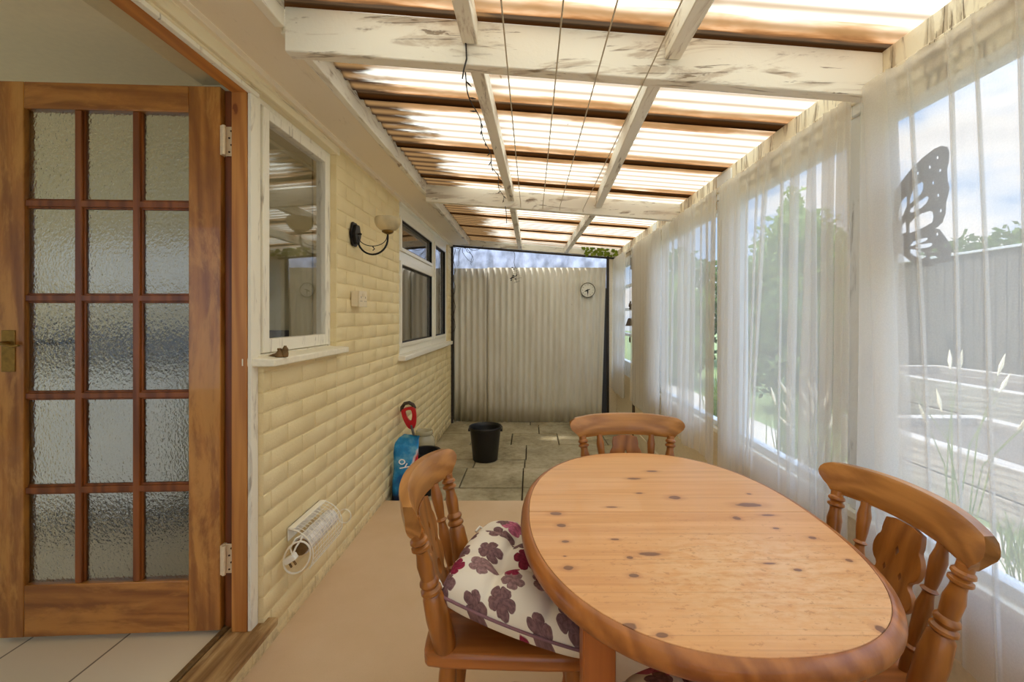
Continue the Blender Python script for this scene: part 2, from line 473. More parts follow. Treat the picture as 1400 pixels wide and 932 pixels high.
M['dark_seal'] = plain('dark_timber_stain', (54, 46, 38), .7, var=.2)
M['brown_post'] = plain('brown_door_edge', (92, 74, 56), .6, var=.15)
M['brass'] = plain('tarnished_brass', (140, 106, 48), .4, metal=.8, var=.2)
M['old_brass'] = plain('dull_brown_brass', (120, 92, 54), .6, metal=.3, var=.3, bump=.3)
M['hinge'] = plain('painted_hinge', (228, 206, 170), .45, var=.08)
M['screw'] = plain('dark_screw_hole', (70, 44, 28), .6)
M['opal'] = None
M['bucket'] = plain('black_bucket_plastic', (26, 23, 22), .42, var=.15)
M['pot'] = plain('black_pot_plastic', (30, 27, 26), .5, var=.15)
M['red'] = plain('red_handle_plastic', (196, 30, 34), .35, var=.05)
M['steel'] = plain('grey_saw_steel', (132, 124, 112), .35, metal=.6, var=.15)
M['plastic_white'] = plain('white_plastic', (238, 234, 222), .35, var=.02)
M['socket'] = plain('cream_socket_plastic', (232, 216, 184), .35, var=.03)
M['wire'] = plain('white_coated_wire', (244, 238, 222), .4, var=.02)
M['foil'] = plain('crinkled_white_tube', (222, 218, 214), .35, var=.25, bump=.8, bscale=45)
M['dial'] = plain('clock_dial', (234, 230, 214), .5, var=.02)
M['rim'] = plain('clock_rim', (110, 104, 84), .4, var=.1)
M['line'] = plain('grey_washing_line', (190, 176, 150), .6, var=.1)
M['cable'] = plain('dark_light_cable', (40, 34, 28), .6)
M['twig'] = plain('dead_vine', (66, 54, 42), .9, var=.3)
M['ivy'] = foliage_mat('ivy_leaf', (96, 116, 40), (150, 160, 64))
M['bush'] = foliage_mat('bush_leaf', (104, 128, 62), (162, 178, 96))
M['bush_dark'] = foliage_mat('dark_bush_leaf', (78, 100, 56), (124, 142, 82))
M['grass'] = foliage_mat('tall_grass_blade', (120, 144, 70), (168, 176, 104))
M['seedhead'] = plain('pale_seed_head', (226, 212, 176), .9, var=.1)
M['bark'] = plain('tree_bark', (92, 78, 62), .9, var=.3, bump=.5)
M['ground'] = plain('gravel_ground', (188, 178, 160), .95, var=.3, bump=.6, bscale=40)
M['lawn'] = plain('rough_lawn', (122, 136, 84), .95, var=.35, bump=.6, bscale=50)
M['sleeper'] = wood('grey_sleeper', (186, 176, 160), (128, 118, 104), 'Y', rough=.85, seed=17)
M['soil'] = plain('bed_soil', (92, 82, 68), .95, var=.3, bump=.5)
M['fence'] = wood('grey_fence_board', (126, 118, 106), (84, 78, 70), 'Z', rough=.85, seed=18)
M['fence_cap'] = plain('pale_fence_cap', (212, 210, 204), .6, var=.05)
M['butterfly'] = plain('grey_garden_metal', (84, 72, 66), .6, metal=.2, var=.1)
M['bag'] = bag_mat()
M['white_ink'] = plain('white_print', (240, 240, 240), .5)
M['dwarf'] = plain('dwarf_wall_paint', (222, 208, 178), .7, var=.06, bump=.1)
M['chime'] = plain('brown_chime_metal', (72, 60, 48), .5, metal=.3, var=.2)
M['polysheet'] = None
def glow_sheet(name, rgb, transp, n_scale=3):
    t = NT(name)
    n = t.noise(t.coord((3, 1, 2)), n_scale, 4)
    col = t.ramp(n, [(.35, lin(*[c*.78 for c in rgb])), (.65, lin(*rgb))])
    d = t.n('ShaderNodeBsdfDiffuse'); tr = t.n('ShaderNodeBsdfTranslucent'); tp = t.n('ShaderNodeBsdfTransparent')
    t.l(col, d.inputs[0]); t.l(col, tr.inputs[0])
    a = t.n('ShaderNodeMixShader'); a.inputs[0].default_value = .6
    t.l(d.outputs[0], a.inputs[1]); t.l(tr.outputs[0], a.inputs[2])
    b = t.n('ShaderNodeMixShader'); b.inputs[0].default_value = transp
    t.l(a.outputs[0], b.inputs[1]); t.l(tp.outputs[0], b.inputs[2])
    t.l(b.outputs[0], t.out.inputs[0])
    return t.m
M['polysheet'] = glow_sheet('cloudy_blue_plastic', (238, 240, 248), .1)
M['opal'] = glow_sheet('frosted_shade_glass', (246, 236, 206), .15)
def jar_mat():
    t = NT('jar_glass')
    tp = t.n('ShaderNodeBsdfTransparent'); tp.inputs[0].default_value = (.90, .89, .82, 1)
    d = t.n('ShaderNodeBsdfDiffuse'); d.inputs[0].default_value = lin(214, 206, 176)
    g = t.n('ShaderNodeBsdfGlossy'); g.inputs['Roughness'].default_value = .05
    a = t.n('ShaderNodeMixShader'); a.inputs[0].default_value = .5
    t.l(tp.outputs[0], a.inputs[1]); t.l(d.outputs[0], a.inputs[2])
    b = t.n('ShaderNodeMixShader')
    t.l(t.schlick(.04), b.inputs[0]); t.l(a.outputs[0], b.inputs[1]); t.l(g.outputs[0], b.inputs[2])
    t.l(b.outputs[0], t.out.inputs[0])
    return t.m
M['jar'] = jar_mat()

# ------------------------------------------------------------------ mesh helpers
class MB:
    def __init__(self):
        self.v = []; self.f = []
    def add(self, vs, fs):
        o = len(self.v)
        self.v += [tuple(p) for p in vs]
        self.f += [tuple(i+o for i in f) for f in fs]
        return self
    def box(self, x0, x1, y0, y1, z0, z1):
        vs = [(x, y, z) for x in (x0, x1) for y in (y0, y1) for z in (z0, z1)]
        return self.add(vs, [(0, 1, 3, 2), (4, 6, 7, 5), (0, 4, 5, 1), (2, 3, 7, 6), (0, 2, 6, 4), (1, 5, 7, 3)])
    def obox(self, mat, sx, sy, sz):
        vs = [mat @ Vector((x, y, z)) for x in (-sx, sx) for y in (-sy, sy) for z in (-sz, sz)]
        return self.add(vs, [(0, 1, 3, 2), (4, 6, 7, 5), (0, 4, 5, 1), (2, 3, 7, 6), (0, 2, 6, 4), (1, 5, 7, 3)])
    def beam(self, a, b, w, h):
        """square-cut bar from a to b, w across and h high"""
        a = Vector(a); b = Vector(b); d = (b-a)
        q = d.to_track_quat('X', 'Z').to_matrix().to_4x4()
        return self.obox(Matrix.Translation((a+b)/2) @ q, d.length/2, w/2, h/2)
    def tube(self, pts, r, seg=8, closed=False, radii=None):
        pts = [Vector(p) for p in pts]; n = len(pts)
        vs = []; up = Vector((0, 0, 1)); prev = None
        for i, p in enumerate(pts):
            if closed:
                d = pts[(i+1) % n]-pts[i-1]
            else:
                d = pts[min(i+1, n-1)]-pts[max(i-1, 0)]
            d = d.normalized() if d.length else Vector((0, 0, 1))
            if prev is None:
                s = d.cross(up)
                if s.length < 1e-3:
                    s = d.cross(Vector((1, 0, 0)))
            else:
                s = prev-d*prev.dot(d)
                if s.length < 1e-5:
                    s = d.cross(up)
            s.normalize(); prev = s
            u = s.cross(d)
            rr = radii[i] if radii else r
            for k in range(seg):
                a = 2*PI*k/seg
                vs.append(p+s*math.cos(a)*rr+u*math.sin(a)*rr)
        fs = []
        for i in range(n if closed else n-1):
            for k in range(seg):
                a = i*seg+k; b = i*seg+(k+1) % seg
                c = ((i+1) % n)*seg+(k+1) % seg; d = ((i+1) % n)*seg+k
                fs.append((a, b, c, d))
        if not closed:
            fs.append(tuple(range(seg))[::-1]); fs.append(tuple((n-1)*seg+k for k in range(seg)))
        return self.add(vs, fs)
    def lathe(self, prof, seg=20, mat=None, cap0=True, cap1=True):
        mat = mat or Matrix.Identity(4)
        vs = [mat @ Vector((r*math.cos(2*PI*k/seg), r*math.sin(2*PI*k/seg), z)) for r, z in prof for k in range(seg)]
        fs = []
        for i in range(len(prof)-1):
            for k in range(seg):
                fs.append((i*seg+k, i*seg+(k+1) % seg, (i+1)*seg+(k+1) % seg, (i+1)*seg+k))
        if cap0:
            fs.append(tuple(range(seg))[::-1])
        if cap1:
            fs.append(tuple((len(prof)-1)*seg+k for k in range(seg)))
        return self.add(vs, fs)
    def turned(self, a, b, prof, seg=16):
        """lathe profile (t, r) between points a and b"""
        a = Vector(a); b = Vector(b); d = b-a
        q = Matrix.Translation(a) @ d.to_track_quat('Z', 'Y').to_matrix().to_4x4()
        return self.lathe([(r, t*d.length) for t, r in prof], seg, q)
    def grid(self, fn, nu, nv, wrapu=False, wrapv=False):
        vs = [fn(i/(nu if wrapu else nu-1), j/(nv if wrapv else nv-1)) for i in range(nu) for j in range(nv)]
        fs = []
        for i in range(nu if wrapu else nu-1):
            for j in range(nv if wrapv else nv-1):
                i2 = (i+1) % nu; j2 = (j+1) % nv
                fs.append((i*nv+j, i2*nv+j, i2*nv+j2, i*nv+j2))
        return self.add(vs, fs)
    def prism(self, outline, mat, h):
        """outline in local xy, pushed +-h/2 along local z"""
        n = len(outline)
        vs = [mat @ Vector((x, y, -h/2)) for x, y in outline]+[mat @ Vector((x, y, h/2)) for x, y in outline]
        fs = [tuple(range(n))[::-1], tuple(range(n, 2*n))]+[(i, (i+1) % n, n+(i+1) % n, n+i) for i in range(n)]
        return self.add(vs, fs)
    def build(self, name, mat, parent=None, bevel=0, angle=35, loc=None, seg=2):
        me = bpy.data.meshes.new(name)
        me.from_pydata(self.v, [], self.f)
        bm = bmesh.new(); bm.from_mesh(me)
        bmesh.ops.recalc_face_normals(bm, faces=bm.faces)
        bm.to_mesh(me); bm.free()
        me.shade_smooth()
        me.set_sharp_from_angle(angle=R(angle))
        me.materials.append(M[mat] if isinstance(mat, str) else mat)
        o = bpy.data.objects.new(name, me)
        C.objects.link(o)
        if parent:
            o.parent = parent
        if loc:
            o.location = loc
        if bevel:
            md = o.modifiers.new('edge', 'BEVEL')
            md.width = bevel; md.segments = seg; md.limit_method = 'ANGLE'; md.angle_limit = R(40)
        return o

def cutout(name, mat, outline, holes, thick, matrix, parent=None, bevel=0):
    """flat board or sheet with real holes, outline and holes in local xy"""
    cu = bpy.data.curves.new(name, 'CURVE'); cu.dimensions = '2D'; cu.fill_mode = 'BOTH'
    cu.extrude = thick/2; cu.bevel_depth = bevel
    for pl in [outline]+holes:
        s = cu.splines.new('POLY'); s.points.add(len(pl)-1)
        for p, q in zip(s.points, pl):
            p.co = (q[0], q[1], 0, 1)
        s.use_cyclic_u = True
    tmp = bpy.data.objects.new(name+'_tmp', cu); C.objects.link(tmp)
    dg = bpy.context.evaluated_depsgraph_get(); dg.update()
    me = bpy.data.meshes.new_from_object(tmp.evaluated_get(dg))
    bpy.data.objects.remove(tmp); bpy.data.curves.remove(cu)
    me.transform(matrix)
    me.materials.clear(); me.materials.append(M[mat])
    me.name = name
    o = bpy.data.objects.new(name, me); C.objects.link(o)
    if parent:
        o.parent = parent
    return o

def ell(cx, cy, rx, ry, n=14, rot=0):
    return [(cx+rx*math.cos(a)*math.cos(rot)-ry*math.sin(a)*math.sin(rot), cy+rx*math.cos(a)*math.sin(rot)+ry*math.sin(a)*math.cos(rot)) for a in (2*PI*i/n for i in range(n))]

def smooth_poly(pts, it=2):
    for _ in range(it):
        q = []
        for i in range(len(pts)):
            a = pts[i]; b = pts[(i+1) % len(pts)]
            q += [(a[0]*.75+b[0]*.25, a[1]*.75+b[1]*.25), (a[0]*.25+b[0]*.75, a[1]*.25+b[1]*.75)]
        pts = q
    return pts

def tag(o, label, cat, group=None, kind=None):
    o['label'] = label; o['category'] = cat
    if group:
        o['group'] = group
    if kind:
        o['kind'] = kind
    return o

def thing(name, label, cat, loc=(0, 0, 0), rz=0, group=None):
    o = bpy.data.objects.new(name, None); C.objects.link(o)
    o.location = loc; o.rotation_euler = (0, 0, rz); o.empty_display_size = .05
    return tag(o, label, cat, group)

def struct(o, name=None):
    o['kind'] = 'structure'
    return o

def group_empty(name, loc=(0, 0, 0)):
    o = bpy.data.objects.new(name, None); C.objects.link(o); o.location = loc; o['kind'] = 'structure'
    return o

def copy_tree(o, parent=None):
    c = o.copy(); C.objects.link(c)
    if parent:
        c.parent = parent
    for ch in o.children:
        copy_tree(ch, c)
    return c
SKY, SUN, EXPO = 1.6, 1.6, 1.22
# ================================================================== THE SETTING
XW = -0.98          # face of the house wall
XR = 1.07           # inner face of the glazed side
YF = 5.40           # corrugated end
YN = -1.35          # end behind the camera
ZP = -0.085         # paved end lies a step lower
def roof_z(x):
    return 2.126-0.0776*x

# ---- floors
m = MB(); m.box(XW-.02, 1.16, YN, 2.93, -.20, 0)
struct(m.build('floor', 'screed', bevel=.004))
m = MB(); m.box(XW-.1, 1.3, 2.93, 5.7, -.20, ZP-.03)
struct(m.build('floor_bed', 'joint'))
slabs = MB(); rnd = random.Random(3)
ys = [2.935, 3.36, 3.80, 4.02, 4.48, 4.92, 5.30, 5.68]
xsets = [[-1.0, -.62, -.06, .40, .9, 1.2], [-1.0, -.55, -.06, .45, 1.2], [-1.0, -.5, -.05, .62, 1.2], [-1.0, -.47, -.04, .72, 1.2],
         [-1.0, -.62, -.2, .3, .8, 1.2], [-1.0, -.4, .1, .55, 1.2], [-1.0, -.6, 0, .5, 1.2]]
for j in range(len(ys)-1):
    xs = xsets[j]
    for i in range(len(xs)-1):
        dz = rnd.uniform(-.004, .003); t1 = rnd.uniform(-.003, .003)
        g = .005
        b = MB(); b.box(xs[i]+g, xs[i+1]-g, ys[j]+g, ys[j+1]-g, ZP-.04, ZP+dz)
        for k, p in enumerate(b.v):
            if p[2] > ZP-.03:
                b.v[k] = (p[0], p[1], p[2]+t1*(1 if p[0] > xs[i]+.05 else -1))
        slabs.add(b.v, b.f)
struct(slabs.build('floor_paving', 'slab', bevel=.004))

# ---- house wall, every brick with its own arris
def bricks(zones, x_face, x_back, mat, name):
    m = MB(); rd = random.Random(11)
    ch, bl, g = .075, .225, .0065
    for (y0, y1, z0, z1) in zones:
        m.box(x_back, x_face-.0030, y0+.002, y1-.002, z0, z1)
        k = math.floor((z0+.09)/ch)
        while -.09+k*ch < z1:
            a = max(z0, -.09+k*ch); b = min(z1, -.09+(k+1)*ch-g)
            if b-a > .012:
                off = (k % 2)*bl/2+.075
                i = math.floor((y0-off)/bl)
                while off+i*bl < y1:
                    c = max(y0, off+i*bl); d = min(y1, off+(i+1)*bl-g)
                    if d-c > .012:
                        dx = rd.uniform(-.0008, .0008); e = .0030
                        j = [rd.uniform(-.0018, .0018) for _ in range(4)]
                        xf = x_face+dx
                        vs = [(x_back+.001, c, a), (x_back+.001, d, a), (x_back+.001, d, b), (x_back+.001, c, b),
                              (xf-e, c, a+j[0]), (xf-e, d, a+j[1]), (xf-e, d, b+j[2]), (xf-e, c, b+j[3]),
                              (xf, c+e, a+e+j[0]), (xf, d-e, a+e+j[1]), (xf, d-e, b-e+j[2]), (xf, c+e, b-e+j[3])]
                        fs = [(0, 3, 2, 1), (0, 1, 5, 4), (1, 2, 6, 5), (2, 3, 7, 6), (3, 0, 4, 7),
                              (4, 5, 9, 8), (5, 6, 10, 9), (6, 7, 11, 10), (7, 4, 8, 11), (8, 9, 10, 11)]
                        m.add(vs, fs)
                    i += 1
            k += 1
    return m.build(name, mat, angle=50)
struct(bricks([(1.60, 2.204, ZP-.03, 1.06), (2.204, 3.257, ZP-.03, 2.12), (3.257, 5.16, ZP-.03, .925), (5.16, 5.46, ZP-.03, 2.12),
               (YN, .62, ZP-.03, 2.12), (.62, 1.60, ZP-.03, .083)], XW, XW-.12, 'brick', 'wall_left'))
# inner leaf of the house wall, seen only through its panes
m = MB()
for (y0, y1, z0, z1) in ((YN, .70, .0, 2.3), (1.66, 2.204, 0, 1.05), (2.20, 3.257, 0, 2.3), (3.257, 5.16, 0, .92), (5.16, 5.6, 0, 2.3),
                         (.70, 1.66, 2.10, 2.3), (1.66, 2.204, 2.07, 2.3), (3.257, 5.16, 2.12, 2.3), (1.62, 1.66, .1, 2.1)):
    m.box(-1.22, -1.105, y0, y1, z0, z1)
struct(m.build('wall_house_inner', 'plaster_wall'))

# ---- eaves: soffit, fascia, timber plates over door and window
m = MB(); m.box(-1.10, -.765, YN, 5.46, 2.12, 2.145)
m.box(-1.0, -.955, YN, 5.44, 2.098, 2.121)
struct(m.build('trim_soffit', 'soffit', bevel=.003))
m = MB(); m.box(-.772, -.742, 1.345, 5.46, 2.112, 2.215); m.box(-.772, -.742, YN, 1.315, 2.112, 2.215)
struct(m.build('trim_fascia', 'white_wood_y', bevel=.003))
m = MB(); m.box(-1.06, -.972, YN, 2.225, 2.058, 2.098)
m.box(-1.06, -.985, .3, 1.60, 2.052, 2.06)
struct(m.build('trim_head', 'cream_wood', bevel=.004))

# ---- roof structure
def cross_beam(y0, y1, x0, x1, h, name='beam', mat='white_wood_x'):
    m = MB()
    vs = []
    for x in (x0, x1):
        zt = roof_z(x)-.004
        for y in (y0, y1):
            vs += [(x, y, zt-h), (x, y, zt)]
    m.add(vs, [(0, 1, 3, 2), (4, 6, 7, 5), (0, 4, 5, 1), (2, 3, 7, 6), (0, 2, 6, 4), (1, 5, 7, 3)])
    return struct(m.build(name, mat, bevel=.004))
cross_beam(1.318, 1.363, -.745, XR, .136)
cross_beam(3.10, 3.145, -.745, XR, .122)
cross_beam(5.36, 5.40, -.86, XR, .075)
cross_beam(-.50, -.455, -.745, XR, .136)
def rafter(x0, y0, x1, y1, w=.046, h=.074):
    m = MB()
    z0 = roof_z(x0)-.004-h/2; z1 = roof_z(x1)-.004-h/2
    a = Vector((x0, y0, z0)); b = Vector((x1, y1, z1))
    vs = []
    for p, x in ((a, x0), (b, x1)):
        for sx in (-w/2, w/2):
            for sz in (-h/2, h/2):
                vs.append((p.x+sx, p.y, p.z+sz))
    m.add(vs, [(0, 1, 3, 2), (4, 6, 7, 5), (0, 4, 5, 1), (2, 3, 7, 6), (0, 2, 6, 4), (1, 5, 7, 3)])
    return struct(m.build('rafter', 'white_wood_y', bevel=.003))
for ya, yb, xa, xb in ((-.455, 1.316, (-.19, -.182), (.43, .43)), (1.365, 3.098, (-.182, -.137), (.415, .485)), (3.147, 5.358, (-.137, -.125), (.485, .44))):
    rafter(xa[0], ya, xa[1], yb); rafter(xb[0], ya, xb[1], yb)
# ribbed plastic roof sheets, lapped one over the next
k = 0
y = 1.325-.535*5
while y < 5.40:
    y1 = min(y+.535+.05, 5.52)
    m = MB()
    n = max(4, int((y1-y)/.0095))
    def sh(u, v, y=y, y1=y1, k=k):
        yy = y+(y1-y)*v
        xx = -.80+(1.20+.80)*u
        lift = .006*((v-.5))
        return (xx, yy, roof_z(xx)+.0105+.0075*math.sin(2*PI*yy/.0764)-lift)
    m.grid(sh, 14, n)
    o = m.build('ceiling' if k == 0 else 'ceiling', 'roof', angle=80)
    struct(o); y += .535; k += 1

# ---- glazed side: low wall, posts, head, panes
m = MB(); m.box(XR, 1.15, YN, 5.44, ZP-.1, .575)
m.box(XR-.012, XR, YN, 5.44, 0, .09)
struct(m.build('wall_right', 'dwarf', bevel=.003))
m = MB(); m.box(1.056, 1.17, YN, 4.46, .575, .60)
struct(m.build('trim_sill', 'sill', bevel=.004))
m = MB()
vs = [(XR, YN, 1.895), (1.125, YN, 1.895), (XR, YN, roof_z(XR)), (1.125, YN, roof_z(1.125)),
      (XR, 5.44, 1.895), (1.125, 5.44, 1.895), (XR, 5.44, roof_z(XR)), (1.125, 5.44, roof_z(1.125))]
m.add(vs, [(0, 1, 3, 2), (4, 6, 7, 5), (0, 4, 5, 1), (2, 3, 7, 6), (0, 2, 6, 4), (1, 5, 7, 3)])
m.box(1.085, 1.125, YN, 4.46, 1.86, 1.90)
m.box(1.052, XR, YN, 5.42, 1.93, 1.962)
struct(m.build('trim_head_plate', 'header', bevel=.003))
posts = ((1.365, 1.462), (2.285, 2.50), (3.66, 3.80), (-.20, -.10))
for a, b in posts:
    m = MB(); m.box(1.072, 1.135, a, b, .60, 1.895)
    m.box(1.062, 1.078, a+.02, b-.02, 1.895, 2.028)
    struct(m.build('post', 'white_wood_z', bevel=.004))
wins = ((-1.3, -.20), (-.10, 1.365), (1.462, 2.285), (2.50, 3.66))
for i, (a, b) in enumerate(wins):
    e = group_empty('window_%d' % (i+3))
    m = MB(); w = .03
    m.box(1.085, 1.13, a, a+w, .60, 1.86); m.box(1.085, 1.13, b-w, b, .60, 1.86)
    m.box(1.0851, 1.1299, a+w, b-w, .60, .63); m.box(1.0851, 1.1299, a+w, b-w, 1.835, 1.86)
    m.build('window_frame', 'white_wood_z', e, bevel=.003)
    g = MB(); g.box(1.108, 1.112, a+w-.004, b-w+.004, .628, 1.837); g.build('pane', 'glass', e)
# panelled end of the glazed side, with a garden door in it
m = MB(); m.box(1.072, 1.12, 3.80, 4.43, .60, 1.895)
struct(m.build('wall_right_panel', 'dwarf', bevel=.003))
e = group_empty('door_2')
m = MB()
for a, b in ((4.475, 4.56), (5.18, 5.28)):
    m.box(1.075, 1.12, a, b, .0, 1.9)
m.box(1.0751, 1.1199, 4.56, 5.18, 1.80, 1.9); m.box(1.0751, 1.1199, 4.56, 5.18, .0, .74)
for z in (1.02, 1.30, 1.56):
    m.box(1.0755, 1.1195, 4.56, 5.18, z, z+.03)
m.build('door_leaf', 'white_wood_z', e, bevel=.003)
g = MB(); g.box(1.096, 1.1, 4.558, 5.182, .738, 1.802); g.build('pane', 'glass', e)
m = MB(); m.box(1.045, 1.075, 4.445, 4.475, ZP, 1.93)
m.build('door_post', 'brown_post', e, bevel=.003)
m = MB(); m.box(1.03, 1.05, 4.44, 4.47, 1.72, 1.84); m.build('bolt', 'chime', e, bevel=.002)

# ---- end wall: timber posts and two corrugated sheets
m = MB(); m.box(-.985, -.955, 5.38, 5.42, ZP, 2.17)
struct(m.build('post', 'dark_seal', bevel=.003))
m = MB(); m.box(.945, .972, 5.36, 5.41, ZP, 1.99)
struct(m.build('post', 'dark_seal', bevel=.003))
m = MB(); m.box(.972, XR+.02, 5.37, 5.40, ZP, 1.97)
struct(m.build('wall_far', 'dwarf', bevel=.003))
m = MB(); m.beam((-.99, 5.37, roof_z(-.99)-.095), (1.06, 5.37, roof_z(1.06)-.095), .02, .022)
struct(m.build('trim_far', 'dark_seal'))
def corr(x0, x1, y, name, label, ztop, ph, skew=0.0):
    m = MB(); n = int((x1-x0)/.0076)
    rd = random.Random(int(x1*100))
    jag = [rd.uniform(-.010, .010) for _ in range(60)]
    def fn(u, v):
        x = x0+(x1-x0)*u
        a = .012*math.sin(2*PI*(x+ph)/.0762)
        zb = ZP+.004+max(0, jag[int(u*59)])
        z = zb+(ztop-zb)*v
        return (x-skew*(1-v)*u*.06, y+a, z)
    m.grid(fn, n, 9)
    o = m.build(name, 'corr', angle=80)
    md = o.modifiers.new('sheet', 'SOLIDIFY'); md.thickness = .0035; md.offset = 1
    return tag(o, label, 'corrugated sheet', 'corrugated sheets closing the far end')
corr(-.955, -.50, 5.452, 'corrugated_sheet', 'narrow grey corrugated sheet with muddy foot, next to the house wall', 1.838, .01)
corr(-.535, .945, 5.425, 'corrugated_sheet', 'wide cream corrugated sheet that carries the clock', 1.845, .03, 1)
m = MB()
m.grid(lambda u, v: (-1.05+2.2*u, 5.62+.008*math.sin(u*70), 1.55+.75*v), 90, 4)
o = m.build('plastic_sheet', 'polysheet'); o.modifiers.new('sheet', 'SOLIDIFY').thickness = .003
tag(o, 'cloudy blue white plastic sheet showing above the corrugated end', 'plastic sheet')
m = MB(); m.box(-1.05, 1.16, 5.60, 5.66, ZP-.1, 1.6); struct(m.build('wall_far_backing', 'dark_seal'))
# ---- end behind the camera
m = MB(); m.box(XW, 1.16, YN-.1, YN, -.1, .5); m.box(XW, 1.16, YN-.1, YN, 1.95, 2.3)
m.box(XW, -.8, YN-.1, YN, .5, 1.95); m.box(1.0, 1.16, YN-.1, YN, .5, 1.95); m.box(.05, .13, YN-.1, YN, .5, 1.95)
struct(m.build('wall_near', 'dwarf'))
e = group_empty('window_7')  # unseen glazing behind the camera, added for fill light
g = MB(); g.box(-.8, .05, YN-.052, YN-.048, .5, 1.95); g.build('pane', 'glass', e)
g = MB(); g.box(.13, 1.0, YN-.052, YN-.048, .5, 1.95); g.build('pane', 'glass', e)

# ---- room inside the house
m = MB(); m.box(-4.8, -1.085, -1.5, 2.9, -.05, .098)
struct(m.build('floor_tiles', 'tile'))
m = MB(); m.box(-4.9, -1.10, -1.6, 5.7, 2.30, 2.42)
struct(m.build('ceiling_house', 'plaster'))
m = MB(); m.box(-4.9, -4.8, -1.5, 5.7, 0, .6); m.box(-4.9, -4.8, -1.5, 5.7, 2.2, 2.3); m.box(-4.9, -4.8, 2.4, 5.7, .6, 2.2); m.box(-4.9, -4.8, -1.5, 1.1, .6, 2.2)  # unseen opening in the left wall, added to brighten the room
m.box(-4.8, -1.22, 2.78, 2.9, 0, 2.3); m.box(-4.8, -1.22, 5.6, 5.7, 0, 2.3)
m.box(-4.8, -4.6, -1.6, -1.5, 0, 2.3); m.box(-1.3, -1.1, -1.6, -1.5, 0, 2.3)
m.box(-4.6, -1.3, -1.6, -1.5, 0, .5); m.box(-4.6, -1.3, -1.6, -1.5, 2.15, 2.3)
struct(m.build('wall_house', 'plaster_wall'))
m = MB(); m.box(-3.4, -1.225, 2.755, 2.78, .95, 1.15)  # dark strip added to make a dark band in the frosted panes
struct(m.build('trim_dark_strip', 'dark_seal'))
m = MB(); m.box(-4.8, -1.22, 2.9, 5.6, .0, .1)
struct(m.build('floor_back_room', 'dark_seal'))

# ---- doorway: lining, casing, threshold
m = MB()
m.box(-1.066, -1.012, 1.552, 1.585, .113, 2.055)
struct(m.build('trim_jamb', 'lining', bevel=.002))
m = MB(); m.box(-1.105, -1.067, 1.574, 1.622, .113, 2.055)
struct(m.build('trim_rebate', 'dark_lining', bevel=.002))
m = MB(); m.box(-1.066, -1.012, .66, 1.552, 2.038, 2.066); struct(m.build('trim_door_head', 'lining_y', bevel=.002))
m = MB(); m.box(-1.011, -.992, .66, 1.596, 2.038, 2.10)
m.box(-1.011, -.998, 1.556, 1.597, .113, 2.038)
struct(m.build('trim_casing', 'casing', bevel=.002))
m = MB(); m.box(-1.09, -.945, .62, 1.635, .083, .112)
struct(m.build('trim_threshold', 'threshold', bevel=.006))
m = MB(); m.box(-1.108, -1.088, .62, 1.60, .098, .12)
struct(m.build('trim_weather_bar', 'old_brass', bevel=.004))

# ---- glazed pine door, standing open into the house
D = group_empty('door_1', (-1.108, 1.556, .116))
D.rotation_euler = (0, 0, R(3.0))
W, H, TH = .752, 1.945, .040          # leaf hangs from x=0 to x=-W, front at y=0
cols = [(-.114, -.276), (-.308, -.470), (-.504, -.660)]
rows = [(.186, .496), (.527, .829), (.858, 1.172), (1.203, 1.505), (1.537, 1.847)]
m = MB()
m.box(-.110, 0, 0, TH, 0, H); m.box(-W, -.664, 0, TH, 0, H)
m.build('stile', 'door_wood', D, bevel=.003)
m = MB(); m.box(-.664, -.110, .0005, TH-.0005, H-.094, H); m.box(-.664, -.110, .0005, TH-.0005, 0, .182)
m.build('rail', 'door_wood_x', D, bevel=.003)
m = MB()
for a, b in ((-.304, -.280), (-.499, -.475)):
    m.box(a, b, .004, TH-.004, .182, H-.094)
    m.box(a-.006, b+.006, .012, TH-.012, .182, H-.094)
for i in range(4):
    za, zb = rows[i][1]+.004, rows[i+1][0]-.004
    m.box(-.664, -.110, .0045, TH-.0045, za, zb); m.box(-.664, -.110, .0125, TH-.0125, za-.006, zb+.006)
m.build('glazing_bar', 'muntin', D, bevel=.003)
for a, b in cols:
    for z0, z1 in rows:
        g = MB(); g.box(b-.006, a+.006, .018, .022, z0-.006, z1+.006)
        g.build('pane', 'frost', D)
for z in (.20, 1.70):
    m = MB(); m.box(.001, .012, -.004, .036, z, z+.105)
    m.box(.012, .042, .008, .012, z, z+.105)
    m.lathe([(.0065, 0), (.0065, .105)], 12, Matrix.Translation((.014, -.004, z)))
    h = m.build('hinge', 'hinge', D, bevel=.001)
    m = MB()
    for k in range(4):
        for xx in (.026,):
            m.lathe([(.0035, 0), (.003, .002)], 10, Matrix.Translation((xx+.007*(k % 2), .0078, z+.014+.025*k)) @ Matrix.Rotation(R(90), 4, 'X'))
    m.build('screw', 'screw', h)
m = MB(); m.box(-.735, -.690, -.003, 0, .93, 1.075)
hd = m.build('handle_plate', 'brass', D, bevel=.001)
m = MB(); m.tube([(-.715, 0, 1.03), (-.715, -.022, 1.03), (-.708, -.030, 1.029), (-.69, -.033, 1.026), (-.665, -.033, 1.020), (-.645, -.033, 1.024)], .0055, 10, radii=[.008, .007, .0065, .006, .005, .004])
m.build('lever', 'brass', hd)
m = MB(); m.box(-.735, -.690, TH, TH+.003, .93, 1.075)
hb = m.build('handle_plate', 'brass', D, bevel=.001)
m = MB(); m.tube([(-.715, TH, 1.03), (-.715, TH+.022, 1.03), (-.70, TH+.030, 1.03), (-.65, TH+.030, 1.028), (-.60, TH+.030, 1.024), (-.57, TH+.03, 1.034)], .007, 10)
m.build('lever', 'black_metal', hb)

